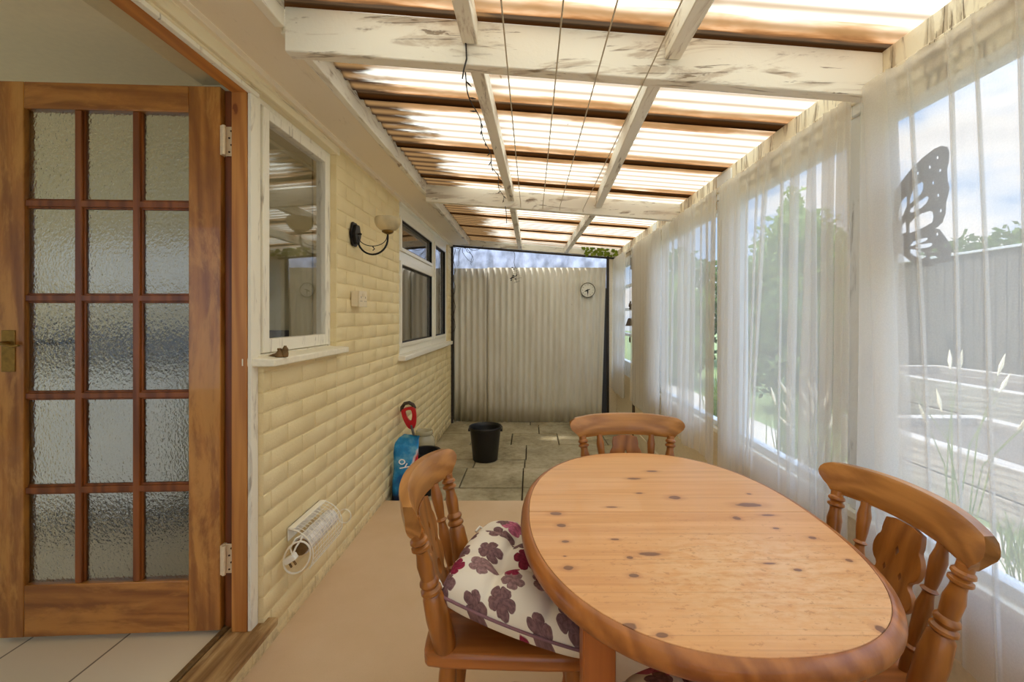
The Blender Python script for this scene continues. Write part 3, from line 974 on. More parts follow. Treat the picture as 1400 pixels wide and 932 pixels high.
# ---- near window of the house
E = group_empty('window_1')
xa, xb = -1.055, -1.012
y0, y1, z0, z1 = 1.60, 2.204, 1.085, 2.058
m = MB(); w = .034
m.box(xa, xb, y0, y0+w, z0, z1); m.box(xa, xb, y1-.026, y1, z0, z1)
m.box(xa, xb-.0005, y0+w, y1-.026, z1-.022, z1); m.box(xa, xb-.0005, y0+w, y1-.026, z0, z0+.012)
m.build('window_frame', 'casing', E, bevel=.002)
m = MB(); a, b, c, d = y0+w+.003, y1-.029, z0+.015, z1-.025
w = .040
m.box(xa+.004, xb+.008, a, a+w, c, d); m.box(xa+.004, xb+.008, b-w, b, c, d)
m.box(xa+.0045, xb+.0075, a+w, b-w, d-.038, d); m.box(xa+.0045, xb+.0075, a+w, b-w, c, c+.052)
m.build('sash', 'casing', E, bevel=.003)
g = MB(); g.box(-1.030, -1.026, a+w-.005, b-w+.005, c+.05, d-.036); g.build('pane', 'glass_house', E)
m = MB()
m.add([(-1.03, 1.55, 1.058), (-.93, 1.585, 1.055), (-.93, 2.235, 1.055), (-1.03, 2.235, 1.058),
       (-1.03, 1.55, 1.092), (-.93, 1.585, 1.083), (-.93, 2.235, 1.083), (-1.03, 2.235, 1.092)],
      [(3, 2, 1, 0), (4, 5, 6, 7), (0, 1, 5, 4), (1, 2, 6, 5), (2, 3, 7, 6), (3, 0, 4, 7)])
m.build('window_sill', 'sill', E, bevel=.005)

# ---- far white window of the house
E = group_empty('window_2')
y0, y1, z0, z1 = 3.262, 5.155, .945, 2.10
xa, xb = -1.06, -.995
m = MB(); w = .07
ym = 4.40
m.box(xa, xb, y0, y0+.05, z0, z1); m.box(xa, xb, y1-w, y1, z0, z1); m.box(xa, xb, ym, ym+.09, z0, z1)
m.box(xa, xb-.0006, y0+.05, ym, z1-.09, z1); m.box(xa, xb-.0006, ym+.09, y1-w, z1-.09, z1)
m.box(xa, xb-.0006, y0+.05, ym, z0, z0+.06); m.box(xa, xb-.0006, ym+.09, y1-w, z0, z0+.06)
m.box(xa, xb-.0006, y0+.05, ym, 1.665, 1.74)
m.build('window_frame', 'upvc', E, bevel=.004)
for (a, b, c, d) in ((y0+.05, ym, z0+.06, 1.665), (y0+.05, ym, 1.74, z1-.09), (ym+.09, y1-w, z0+.06, z1-.09)):
    s = MB(); k = .028
    s.box(xa+.006, xb+.014, a, a+k, c, d); s.box(xa+.006, xb+.014, b-k, b, c, d)
    s.box(xa+.0065, xb+.0135, a+k, b-k, c, c+k); s.box(xa+.0065, xb+.0135, a+k, b-k, d-k, d)
    so = s.build('sash', 'upvc', E, bevel=.004)
    g = MB(); g.box(-1.020, -1.014, a+k-.004, b-k+.004, c+k-.004, d-k+.004); g.build('pane', 'glass_house', so)
    q = MB(); e2 = .006
    q.box(-1.012, -.990, a+k, a+k+e2, c+k, d-k); q.box(-1.012, -.990, b-k-e2, b-k, c+k, d-k)
    q.box(-1.0118, -.9902, a+k, b-k, c+k, c+k+e2); q.box(-1.0118, -.9902, a+k, b-k, d-k-e2, d-k)
    q.build('gasket', 'black_metal', so)
m = MB(); m.box(-1.03, -.925, 3.235, 5.20, .905, .944)
m.build('window_sill', 'upvc', E, bevel=.006)
m = MB(); m.box(-1.05, -.968, 3.26, 5.16, 2.085, 2.125); m.build('head_trim', 'upvc', E, bevel=.003)
# ================================================================== TABLE
T = thing('dining_table', 'oval pine dining table with knotty planked top and rounded edge', 'table', (TCX, TCY, 0))
TZ = .730
ia, ib = .363, .486
def outline(a, d=0.0):
    """point of the top's outline, d outside the planked field"""
    def q(a):
        c, s = math.cos(a), math.sin(a)
        n = 2.2 if not (c > 0 and s < 0) else 2.2+.34*math.sin(2*math.atan2(-s, c))
        r = (abs(c)**n+abs(s)**n)**(-1/n)
        return Vector((ia*r*c, ib*r*s))
    p = q(a); t = q(a+.004)-q(a-.004); nv = Vector((t.y, -t.x)).normalized()
    return p+nv*d
def half_leaf(s):
    n = 60; g = .0009
    pts = []
    for i in range(n+1):
        p = outline(PI*i/n*s)
        pts.append((p.x, s*max(g, abs(p.y))))
    m = MB(); m.prism(pts if s > 0 else pts[::-1], Matrix.Translation((0, 0, TZ-.012)), .024)
    return m
half_leaf(1).build('table_leaf', 'table', T, bevel=.0008, seg=1)
half_leaf(-1).build('table_leaf', 'table', T, bevel=.0008, seg=1)
prof = [(-.004, TZ-.03), (.0003, TZ-.0035), (.0010, TZ-.0006), (.004, TZ-.0006), (.009, TZ-.0020), (.014, TZ-.0055), (.018, TZ-.010), (.0205, TZ-.016), (.0215, TZ-.023), (.0205, TZ-.030), (.017, TZ-.036), (.012, TZ-.039), (-.004, TZ-.040)]
m = MB()
def edge(u, v):
    d, z = prof[int(round(v*len(prof))) % len(prof)]
    p = outline(2*PI*u, d)
    return (p.x, p.y, z)
m.grid(edge, 140, len(prof), True, True)
m.build('edge_moulding', 'table_edge', T, angle=60)
lx0, lx1, ly = .202, .262, .30
for sx in (-1, 1):
    for sy in (-1, 1):
        m = MB(); cx, cy = sx*.232, sy*.302
        s = .0305
        m.box(cx-s, cx+s, cy-s, cy+s, .44, TZ-.041)
        m.lathe([(.022, 0), (.026, .02), (.020, .05), (.024, .10), (.033, .30), (.031, .35), (.022, .37), (.031, .39), (.024, .41), (.0305, .44)], 20, Matrix.Translation((cx, cy, 0)))
        m.build('leg', 'table_leg', T, bevel=.003)
for sy in (-1, 1):
    m = MB(); m.box(-.2015, .2015, sy*.302-.010, sy*.302+.010, TZ-.115, TZ-.0415); m.build('apron', 'table_apron', T, bevel=.002)
for sx in (-1, 1):
    m = MB(); m.box(sx*.232-.010, sx*.232+.010, -.2715, .2715, TZ-.115, TZ-.0415); m.build('apron', 'table_edge', T, bevel=.002)

# ================================================================== CHAIRS
def make_chair(label):
    t = thing('dining_chair', label, 'chair', group='farmhouse chairs round the table')
    m = MB()
    o = [(-.200, -.150), (-.206, -.10), (-.208, 0), (-.206, .10), (-.200, .150), (-.185, .165), (-.05, .172), (.13, .178), (.178, .172), (.198, .150), (.206, .08), (.208, 0), (.206, -.08), (.198, -.150), (.178, -.172), (.13, -.178), (-.05, -.172), (-.185, -.165)]
    m.prism(smooth_poly(o, 1), Matrix.Translation((0, 0, .457)), .036)
    m.build('seat', 'seat', t, bevel=.010, seg=3)
    post = [(0, .022), (.04, .0265), (.30, .0275), (.46, .0235), (.49, .018), (.51, .024), (.53, .0235), (.55, .0175), (.58, .0225), (.60, .0215), (.62, .0165), (.74, .0185), (.82, .014), (.85, .014), (.87, .021), (.89, .0205), (.905, .014), (.925, .0205), (.945, .0195), (.96, .015), (1, .015)]
    spin = [(0, .011), (.10, .0125), (.18, .0095), (.20, .0145), (.22, .0095), (.34, .0135), (.52, .016), (.60, .0115), (.63, .0105), (.65, .0165), (.67, .0105), (.75, .0135), (.88, .016), (.96, .0115), (1, .0115)]
    for s in (-1, 1):
        m = MB(); m.turned((-.150, s*.142, .470), (-.208, s*.178, .757), post); m.build('back_post', 'chair_z', t)
        m = MB(); m.turned((-.168, s*.082, .470), (-.232, s*.106, .757), spin, 14); m.build('spindle', 'chair_z', t)
    hw = [(0, .028), (.06, .034), (.12, .052), (.20, .060), (.26, .054), (.30, .036), (.345, .036), (.38, .054), (.45, .064), (.52, .058), (.555, .044), (.60, .044), (.64, .060), (.72, .066), (.80, .060), (.84, .050), (.90, .052), (1, .046)]
    Ls = .292
    ol = [(w, a*Ls) for a, w in hw]+[(-w, a*Ls) for a, w in reversed(hw)]
    dia = lambda cx, cy, a, b: [(cx-a, cy), (cx-a*.35, cy-b*.6), (cx, cy-b), (cx+a*.35, cy-b*.6), (cx+a, cy), (cx+a*.35, cy+b*.6), (cx, cy+b), (cx-a*.35, cy+b*.6)]
    holes = [dia(0, .225, .007, .015), dia(-.022, .175, .006, .014), dia(.022, .175, .006, .014), ell(0, .115, .016, .022, 14), dia(0, .06, .006, .014)]
    d = Vector((-.246, 0, .757))-Vector((-.172, 0, .468))
    d.normalize(); nrm = Vector((0, 1, 0)).cross(d)
    mt = Matrix(((0, d.x, nrm.x, -.172), (1, 0, 0, 0), (0, d.z, nrm.z, .468), (0, 0, 0, 1)))
    cutout('splat', 'chair_z', smooth_poly(ol, 1), holes, .010, mt, t, .0015)
    # curved crest rail with scrolled ends
    vh = [(0, .190), (.10, .193), (.22, .200), (.36, .212), (.52, .223), (.68, .229), (.82, .228), (.93, .221), (1, .208)]
    nv = len(vh)
    def rail(u, w):
        k = int(round(w*(2*nv))) % (2*nv)
        if k < nv:
            v, h = vh[k]; side = 1
        else:
            v, h = vh[2*nv-1-k]; side = -1
        s = 2*u-1
        s = math.copysign(1-(1-abs(s))**1.25, s)
        y = h*s
        zb = .749+.006*(1-(y/.2)**2); zt = .836-.012*(abs(y)/.225)**3
        z = zb+(zt-zb)*v
        x = -.252+.056*(y/.225)**2-.24*(z-.757)
        th = .013+.004*math.sin(PI*min(1, v*1.1))
        return (x+side*th*(.75 if v in (0, 1) else 1), y, z)
    m = MB(); nu = 41
    m.grid(rail, nu, 2*nv, False, True)
    m.f.append(tuple(range(2*nv))); m.f.append(tuple((nu-1)*2*nv+i for i in range(2*nv)))
    m.build('crest_rail', 'chair', t, angle=48)
    leg = [(0, .015), (.06, .018), (.14, .0145), (.20, .016), (.46, .021), (.52, .015), (.55, .021), (.58, .0145), (.75, .0195), (.9, .021), (1, .019)]
    for sx in (-1, 1):
        for sy in (-1, 1):
            m = MB(); m.turned((sx*.18, sy*.160, 0), (sx*.145, sy*.128, .445), leg); m.build('leg', 'chair_z', t)
    st = [(0, .009), (.3, .0105), (.45, .0145), (.5, .016), (.55, .0145), (.7, .0105), (1, .009)]
    for sy in (-1, 1):
        m = MB(); m.turned((-.167, sy*.148, .13), (.167, sy*.148, .13), st, 12); m.build('stretcher', 'chair_z', t)
    m = MB(); m.turned((0, -.148, .13), (0, .148, .13), st, 12); m.build('stretcher', 'chair_z', t)
    return t
ch = make_chair('pine spindle back chair before the cream brick wall, thick flowered pad on its seat')
ch.location = (-.045, 1.15, 0)
for loc, rz, lab in (((.388, 1.545, 0), -90, 'pine chair at the far end of the table, facing the camera'),
                     ((.642, 1.026, 0), 180, 'pine chair with its back against the white net curtains'),
                     ((.345, .634, 0), 90, 'pine chair tucked under the near end of the table, only its pad in view')):
    c = copy_tree(ch); c.location = loc; c.rotation_euler = (0, 0, R(rz)); c['label'] = lab

# ---- seat pads
def make_pad(label):
    hx, n = .194, 61
    def plan(u, v):
        # square with rounded corners and slightly drawn-in sides
        a, b = 2*u-1, 2*v-1
        f = 1-.10*(a*a)*(b*b)
        pin = 1+.03*(abs(a)**4+abs(b)**4-1)
        return a*hx*f*pin, b*hx*f*pin, a, b
    def thick(a, b):
        e = max(0.0, (1-abs(a)**3.2))*max(0.0, (1-abs(b)**3.2))
        h = e**.42
        for ta in (-.36, .36):
            for tb in (-.36, .36):
                r2 = ((a-ta)**2+(b-tb)**2)
                h *= 1-.50*math.exp(-r2/.018)-.16*math.exp(-r2/.10)
        cr = max(math.exp(-((abs(a)-.36)/.07)**2)*(1 if abs(b) > .36 else .8), math.exp(-((abs(b)-.36)/.07)**2)*(1 if abs(a) > .36 else .8))
        return h*(1-.26*cr)
    m = MB(); zc = .046
    def top(u, v):
        x, y, a, b = plan(u, v); h = thick(a, b)
        q = .006*noise.noise(Vector((a*3, b*3, 1)))*h
        return (x*(1+.04*h), y*(1+.04*h), zc+.080*h+q)
    def bot(u, v):
        x, y, a, b = plan(u, v); e = (max(0, (1-abs(a)**5))*max(0, (1-abs(b)**5)))**.30
        return (x*(1-.02*e), y*(1-.02*e), zc-.0455*e)
    m.grid(top, n, n); m.grid(bot, n, n)
    o = m.build('seat_pad', 'fabric', angle=180)
    bm = bmesh.new(); bm.from_mesh(o.data)
    bmesh.ops.remove_doubles(bm, verts=bm.verts, dist=1e-5)
    bmesh.ops.recalc_face_normals(bm, faces=bm.faces)
    bm.to_mesh(o.data); bm.free(); o.data.shade_smooth()
    loop = []
    for i in range(4):
        for k in range(24):
            q = k/24
            u, v = ((q, 0), (1, q), (1-q, 1), (0, 1-q))[i]
            x, y, a, b = plan(u, v); loop.append((x*1.005, y*1.005, zc))
    p = MB(); p.tube(loop, .0035, 8, True); p.build('piping', 'piping', o)
    for s in (-1, 1):
        tie = MB(); tie.tube([(-.165, s*.150, zc), (-.185, s*.158, zc+.004), (-.20, s*.150, zc+.012), (-.205, s*.135, zc+.002)], .004, 8)
        tie.build('tie', 'plastic_white', o)
    return tag(o, label, 'cushion', 'flowered seat pads')
pad = make_pad('flowered seat pad on the chair beside the brick wall, fully in view')
pad.location = (-.008, 1.135, .508); pad.rotation_euler = (R(-3), R(12), R(-13))
pad2 = copy_tree(pad); pad2.rotation_euler = (0, 0, R(90)); pad2.scale = (.95, .95, .95); pad2.location = (.354, .682, .4755)
pad2['label'] = 'flowered seat pad half hidden beneath the near edge of the table'

# ================================================================== BY THE HOUSE WALL
# ---- wall lamp
L = thing('wall_lamp', 'black wall lamp with curved arm and frosted glass bowl on brick pier', 'wall lamp', (XW+.003, 2.40, 1.69))
m = MB()
pl = []
for i in range(48):
    a = 2*PI*i/48
    r = 1+.06*math.cos(6*a)
    pl.append((.050*r*math.cos(a), .068*r*math.sin(a)))
mt = Matrix(((0, 0, 1, .006), (1, 0, 0, 0), (0, 1, 0, 0), (0, 0, 0, 1)))
m.prism(pl, mt, .012)
m.prism([(x*.8, y*.8) for x, y in pl], Matrix.Translation((.012, 0, 0)) @ mt, .022)
m.build('back_plate', 'black_metal', L, bevel=.003)
m = MB()
arc = [(.018, 0, -.012)]
for i in range(17):
    a = PI+PI*i/16
    arc.append((.108+.083*math.cos(a), 0, -.022+.088*math.sin(a)))
arc += [(.191, 0, .004)]
m.tube(arc, .0052, 10)
arc2 = [(.02, 0, .006)]+[(.108+.078*math.cos(PI+PI*i/14), 0, -.012+.052*math.sin(PI+PI*i/14)) for i in range(15)]
m.tube(arc2, .0022, 8)
m.tube([(.015, 0, .0), (.04, 0, .004), (.046, 0, .0)], .005, 8)
m.tube([(.108, 0, -.066), (.118, 0, -.080), (.108, 0, -.088)], .003, 8)
m.build('arm', 'black_metal', L)
m = MB(); m.lathe([(.006, .0), (.020, .006), (.030, .012), (.032, .018), (.026, .022)], 24, Matrix.Translation((.191, 0, .0)))
m.build('cup', 'brass', L)
m = MB()
outer = [(.024, .020), (.044, .027), (.060, .042), (.069, .062), (.070, .080), (.066, .092)]
m.lathe(outer+[(r-.003, z) for r, z in reversed(outer)], 32, Matrix.Translation((.191, 0, 0)), True, True)
m.build('glass_shade', 'opal', L)

# ---- socket
S = thing('wall_socket', 'cream twin wall socket in a surface box on the brick pier', 'socket', (XW+.003, 2.425, 1.335))
m = MB(); m.box(0, .040, -.054, .054, -.042, .042); m.build('back_box', 'socket', S, bevel=.003)
m = MB(); m.box(.0402, .047, -.056, .056, -.044, .044); fp = m.build('face_plate', 'socket', S, bevel=.003)
for yy in (-.03, .03):
    m = MB(); m.box(.0468, .0476, yy-.002, yy+.002, .004, .014); m.box(.0468, .0476, yy-.012, yy-.006, -.014, -.010); m.box(.0468, .0476, yy+.006, yy+.012, -.014, -.010)
    m.build('socket_slot', 'screw', fp)
for yy in (-.012, .012):
    m = MB(); m.box(.0468, .050, yy-.005, yy+.005, .012, .030); m.build('rocker_switch', 'socket', fp, bevel=.001)

# ---- tubular heater in a wire guard
Hh = thing('tube_heater', 'white tubular heater in a wire guard low on the brick wall', 'heater', (XW+.003, 1.75, .28))
m = MB(); m.box(0, .004, .0, .27, .055, .108); m.box(0, .030, .0, .27, .104, .108)
m.build('back_plate', 'wire', Hh, bevel=.001)
m = MB(); rg = .104
def gp(a, y):
    return (rg*math.sin(a), y, rg*math.cos(a))
for i in range(13):
    y = .27*i/12
    m.tube([gp(R(4+118*k/14), y) for k in range(15)], .0024 if i in (0, 12) else .0011, 6)
for k in range(12):
    a = R(4+118*k/11)
    m.tube([gp(a, 0), gp(a, .27)], .0011 if k not in (0, 11) else .002, 6)
m.build('wire_guard', 'wire', Hh)
m = MB()
m.lathe([(.034, .0), (.037, .004), (.037, .25), (.034, .254)], 24, Matrix.Translation((.052, .012, .030)) @ Matrix.Rotation(R(-90), 4, 'X'))
m.build('tube', 'foil', Hh)
m = MB(); m.lathe([(.028, .0), (.030, .003), (.030, .02)], 20, Matrix.Translation((.052, -.008, .030)) @ Matrix.Rotation(R(-90), 4, 'X')); m.build('tube_end', 'old_brass', Hh)
m = MB()
lp = []
for i in range(32):
    a = 2*PI*i/32
    u, w = .048*math.cos(a), .078*math.sin(a)
    tl = R(38)
    lp.append((.068+u*math.cos(tl)+w*math.sin(tl)*.9, -.055-.012*math.sin(a), .020-u*math.sin(tl)+w*math.cos(tl)))
m.tube(lp, .0035, 8, True)
m.build('end_loop', 'wire', Hh)
m = MB(); m.tube([(.118+.030*math.cos(a), .262+.004*math.sin(a), .036+.030*math.sin(a)) for a in (2*PI*i/24 for i in range(24))], .002, 8, True); m.build('end_loop', 'wire', Hh)
m = MB(); mt = Matrix.Translation((.040, -.048, .012)) @ Matrix.Rotation(R(-32), 4, 'Y')
m.obox(mt, .024, .013, .012)
pg = m.build('plug', 'plastic_white', Hh, bevel=.004)
m = MB()
for dx in (-.010, .010, 0):
    m.obox(mt @ Matrix.Translation((dx, -.006 if dx else .006, -.020)), .002, .0035, .010)
m.build('pin', 'old_brass', pg)
m = MB(); m.tube([(.045, -.045, .024), (.058, -.042, .055), (.066, -.02, .072), (.058, .0, .075), (.050, .01, .06)], .0035, 8)
m.tube([(.045, -.045, .024), (.036, -.044, .05), (.046, -.026, .078), (.06, .01, .08)], .003, 8)
m.build('flex', 'plastic_white', Hh)

# ---- little brass ornament on the sill
O = thing('window_ornament', 'small dull brass ornament on the near window sill', 'ornament', (-.948, 1.645, 1.086))
m = MB()
m.lathe([(.013, 0), (.015, .004), (.013, .010), (.012, .016), (.008, .022), (.006, .027), (.008, .030), (.006, .034)], 16, Matrix.Translation((.0, .0, -.001)) @ Matrix.Scale(1.1, 4, (1, 0, 0)))
m.tube([(-.012, 0, .008), (-.028, .004, .006), (-.046, .006, .002)], .004, 8, radii=[.008, .005, .0015])
m.build('base', 'old_brass', O)
m = MB(); m.lathe([(.009, 0), (.011, .003), (.012, .014), (.010, .022), (.012, .028), (.009, .034), (.005, .040), (.005, .043)], 16, Matrix.Translation((.018, .006, -.001)))
m.build('finial', 'old_brass', O)

# ---- bag, saw, pot, jar
B = thing('plastic_bag', 'crumpled blue and red plastic bag standing against the brick wall', 'bag', (-.875, 3.045, ZP+.001))
m = MB()
def bag(u, v):
    a = 2*PI*u
    z = .505*v
    w = .092*(1-.10*v); d = .055*(1-v)**.55+.004
    if v > .86:
        w *= 1-.30*(v-.86)/.14
    ca, sa = math.cos(a), math.sin(a)
    x = w*math.copysign(abs(ca)**.6, ca); y = d*math.copysign(abs(sa)**.75, sa)
    q = noise.noise(Vector((x*16, y*16+3, z*13)))
    q2 = noise.noise(Vector((x*40, y*30, z*34)))
    x += .020*(v**2)+.008*q*v; y += .012*q+.005*q2-.010*math.sin(z*22)*v
    if v > .86:
        t = (v-.86)/.14
        z -= .05*t*(x+.09)*2.0*t-.01*t; y -= .045*t*t; x += .03*t*t
        z -= .018*t*abs(q2)
    return (x, y, z)
m.grid(bag, 48, 34, True, False)
m.f.append(tuple(i*34 for i in range(48)))
m.build('bag_skin', 'bag', B, angle=180)
cu = bpy.data.curves.new('print', 'FONT'); cu.body = 'oy'; cu.size = .085; cu.extrude = .0008; cu.shear = .2
ft = bpy.data.objects.new('tmp', cu); C.objects.link(ft)
dg = bpy.context.evaluated_depsgraph_get(); dg.update()
me = bpy.data.meshes.new_from_object(ft.evaluated_get(dg)); bpy.data.objects.remove(ft)
me.materials.clear(); me.materials.append(M['white_ink'])
lt = bpy.data.objects.new('print', me); C.objects.link(lt); lt.parent = B
lt.location = (-.035, -.072, .335); lt.rotation_euler = (R(78), R(48), 0)

W_ = thing('garden_tool', 'grey shafted garden tool with a red D handle, standing in the black pot', 'garden tool', (-.793, 3.275, ZP+.03))
m = MB(); m.beam((0, 0, .0), (0, 0, .50), .040, .014)
m.build('shaft', 'steel', W_, bevel=.003)
ho = smooth_poly([(-.020, .47), (.020, .47), (.042, .53), (.050, .59), (.046, .63), (-.046, .63), (-.050, .59), (-.042, .53)], 2)
hi = smooth_poly([(-.008, .525), (.008, .525), (.024, .565), (.026, .60), (.018, .616), (-.018, .616), (-.026, .60), (-.024, .565)], 2)
mt = Matrix(((1, 0, 0, 0), (0, 0, -1, .001), (0, 1, 0, 0), (0, 0, 0, 1)))
cutout('handle', 'red', ho, [hi], .026, mt, W_, .003)
m = MB(); m.tube([(-.047, .001, .612), (-.040, .001, .642), (-.016, .001, .664), (.016, .001, .664), (.040, .001, .642), (.047, .001, .612)], .0135, 10)
m.build('handle_grip', 'chime', W_)
W_.rotation_euler = (R(3), R(-11), R(8))

K = thing('plant_pot', 'black plastic plant pot standing behind the blue bag', 'pot', (-.795, 3.27, ZP+.001))
m = MB()
o_ = [(.085, 0), (.092, .01), (.112, .285), (.120, .288), (.122, .315), (.118, .318)]
m.lathe(o_+[(.108, .312), (.088, .02), (.06, .016)], 40)
m.build('pot_body', 'pot', K, angle=50)

J = thing('glass_jar', 'large cloudy glass jar behind the black plant pot', 'jar', (-.882, 3.62, ZP+.001))
m = MB()
o_ = [(.02, 0), (.080, .002), (.087, .012), (.087, .285), (.080, .312), (.066, .330), (.064, .338), (.070, .343), (.070, .372), (.064, .376)]
m.lathe(o_+[(.058, .372), (.058, .332), (.076, .307), (.082, .28), (.082, .018), (.02, .010)], 36)
m.build('jar_body', 'jar', J, angle=60)

# ---- bucket
K = thing('bucket', 'black plastic bucket standing on the paving', 'bucket', (-.415, 4.02, ZP+.001))
m = MB()
o_ = [(.02, 0), (.108, .0), (.113, .006), (.142, .285), (.150, .288), (.153, .296), (.153, .308), (.149, .312)]
m.lathe(o_+[(.143, .308), (.136, .28), (.108, .012), (.02, .008)], 48)
m.build('bucket_body', 'bucket', K, angle=45)
for s in (-1, 1):
    m = MB(); m.box(s*.146-.012, s*.146+.012, -.012, .012, .262, .288)
    m.build('handle_lug', 'bucket', K, bevel=.003)
m = MB(); m.tube([(-.156*math.cos(a), .05+.115*math.sin(a), .276+.028*math.sin(a)) for a in (PI*i/20 for i in range(21))], .003, 8)
m.build('handle', 'bucket', K)

# ---- clock
K = thing('wall_clock', 'small round wall clock on the cream corrugated sheet', 'clock', (.712, 5.411, 1.562))
mt = Matrix.Rotation(R(90), 4, 'X')
m = MB(); m.lathe([(.080, 0), (.090, .002), (.093, .010), (.093, .020), (.088, .026), (.084, .022), (.084, .016)], 48, mt, True, False); m.build('rim', 'rim', K)
m = MB(); m.lathe([(.005, .0155), (.0835, .0155), (.0845, .012)], 48, mt, True, False); dl = m.build('dial', 'dial', K)
fn_ = []
for h in range(1, 13):
    cu = bpy.data.curves.new('n', 'FONT'); cu.body = str(h); cu.size = .021; cu.align_x = 'CENTER'; cu.align_y = 'CENTER'; cu.extrude = .0004
    ft = bpy.data.objects.new('tmp', cu); C.objects.link(ft)
    dg = bpy.context.evaluated_depsgraph_get(); dg.update()
    me = bpy.data.meshes.new_from_object(ft.evaluated_get(dg)); bpy.data.objects.remove(ft)
    a = R(90-30*h)
    me.transform(Matrix(((1, 0, 0, .067*math.cos(a)), (0, 0, -1, -.0165), (0, 1, 0, .067*math.sin(a)), (0, 0, 0, 1))))
    fn_.append(me)
bm = bmesh.new()
for me in fn_:
    bm.from_mesh(me)
me = bpy.data.meshes.new('numerals'); bm.to_mesh(me); bm.free(); me.materials.append(M['rim'])
no = bpy.data.objects.new('numerals', me); C.objects.link(no); no.parent = dl
def hand(deg, a, b, w, name):
    m = MB(); an = R(90-deg)
    d = Vector((math.cos(an), 0, math.sin(an))); s = Vector((-d.z, 0, d.x))
    p = [d*a+s*w*.5, d*a-s*w*.5, d*(b*.35)-s*w*1.6, d*b-s*w*.2, d*b+s*w*.2, d*(b*.35)+s*w*1.6]
    vs = [q+Vector((0, -.0185, 0)) for q in p]+[q+Vector((0, -.0200, 0)) for q in p]
    n = 6
    m.add(vs, [tuple(range(n)), tuple(range(n, 2*n))[::-1]]+[(i, (i+1) % n, n+(i+1) % n, n+i) for i in range(n)])
    m.build(name, 'black_metal', K)
hand(180, -.016, .062, .005, 'minute_hand'); hand(245, -.03, .046, .006, 'hour_hand')

# ================================================================== OVERHEAD
# ---- washing lines
labs = ('washing line nearest the house, close beside the left rafter', 'second washing line from the house wall', 'third washing line from the house wall', 'washing line farthest from the house, nearest the right rafter')
for (xa, xb), lb in zip(((-.066, -.068), (.066, .089), (.190, .209), (.318, .375)), labs):
    o = MB()
    z0, z1 = 1.935, 2.028-.0776*xb
    pts = []
    for i in range(25):
        t = i/24
        pts.append((xa+(xb-xa)*t, -.452+(3.098+.452)*t, z0+(z1-z0)*t-.012*math.sin(PI*t)))
    o.tube(pts, .0021, 6)
    o.tube([(xb, 3.098, z1), (xb, 3.09, z1-.012), (xb, 3.096, z1-.02)], .0025, 6)
    tag(o.build('washing_line', 'line'), lb, 'washing line', 'washing lines under the roof')
# ---- dark light string beside the first rafter
SL = thing('light_string', 'thin dark string of fairy lights drooping along the left rafter', 'fairy lights', (0, 0, 0))
pts = []; rd = random.Random(5)
for i in range(70):
    t = i/69
    yy = 1.30+1.86*t
    xx = -.224+.045*t+.008*math.sin(t*31)
    zz = roof_z(xx)-.085-.018*abs(math.sin(t*9.5))-(.12*max(0, (.04-t)/.04))
    pts.append((xx, yy, zz))
pts = [(-.212, 1.296, 1.93), (-.218, 1.305, 2.0), (-.224, 1.309, 2.05)]+[p for p in pts if p[1] > 1.37][:] if False else pts
m = MB(); m.tube([p for p in pts if p[1] > 1.375 and p[1] < 3.09], .0022, 6)
m.tube([(-.205, 1.312, 1.955), (-.2, 1.3125, 1.985), (-.192, 1.312, 2.015), (-.194, 1.3125, 2.06), (-.205, 1.312, 2.085)], .0025, 6)
m.tube([(-.178, 3.092, 2.02), (-.172, 3.09, 1.99), (-.170, 3.092, 1.95), (-.168, 3.095, 1.90)], .0025, 6)
m.build('cable', 'cable', SL)
for i in range(3, 66, 4):
    p = Vector(pts[i])
    if 1.40 < p.y < 3.05:
        m = MB(); d = Vector((rd.uniform(-1, 1), rd.uniform(-.5, .5), rd.uniform(-1.2, .1))).normalized()
        m.tube([p, p+d*.012, p+d*.026], .003, 6, radii=[.0018, .0032, .001]); m.build('bulb', 'cable', SL)

# ---- dead vine in the corner, hanging sprig, ivy
V = MB(); rd = random.Random(9)
def wander(p, d, n, step, r, drop=.0):
    pts = [Vector(p)]; d = Vector(d)
    for i in range(n):
        d = (d+Vector((rd.uniform(-.5, .5), rd.uniform(-.25, .25), rd.uniform(-.5, .5)-drop))).normalized()
        q = pts[-1]+d*step; q.x = max(q.x, -.945); q.y = min(q.y, 5.33); q.z = min(q.z, 2.095); pts.append(q)
    V.tube(pts, r, 5, radii=[r*(1-.6*i/n) for i in range(n+1)])
    return pts
for i in range(7):
    wander((-.86+.02*i, 5.25, 2.06), (rd.uniform(-.2, .6), -.1, -.5), 9, .026, .004)
pts = [(-.925, 5.30, 2.10)]
for i in range(18):
    pts.append((-.925+.012*math.sin(i*1.7), 5.30, 2.10-.062*i))
V.tube(pts, .0035, 5)
tag(V.build('dead_vine', 'twig'), 'bare dead vine trailing down in the far corner by the house', 'vine')
V = MB()
pts = [(-.20+.004*i+.010*math.sin(i*1.1), 5.22-.01*i, 2.02-.035*i) for i in range(12)]
V.tube(pts, .0028, 5)
for i in range(6, 12):
    for s in (-1, 1):
        p = Vector(pts[i]); q = p+Vector((s*rd.uniform(.03, .07), 0, rd.uniform(-.03, .03)))
        V.tube([p, (p+q)/2+Vector((0, 0, .008)), q], .0014, 5)
sp = V.build('stem', 'twig')
SP = thing('dried_sprig', 'dried sprig with dark seeds hanging in front of the corrugated end', 'dried plant')
sp.parent = SP
for i in range(10):
    V = MB()
    x = -.18+rd.uniform(-.06, .07); z = 1.66+rd.uniform(-.02, .17)
    V.lathe([(.001, 0), (.006, .008), (.007, .016), (.001, .028)], 8, Matrix.Translation((x, 5.14, z)) @ Matrix.Rotation(rd.uniform(-2, 2), 4, 'Y'))
    V.build('seed', 'black_metal', SP)
V = MB()
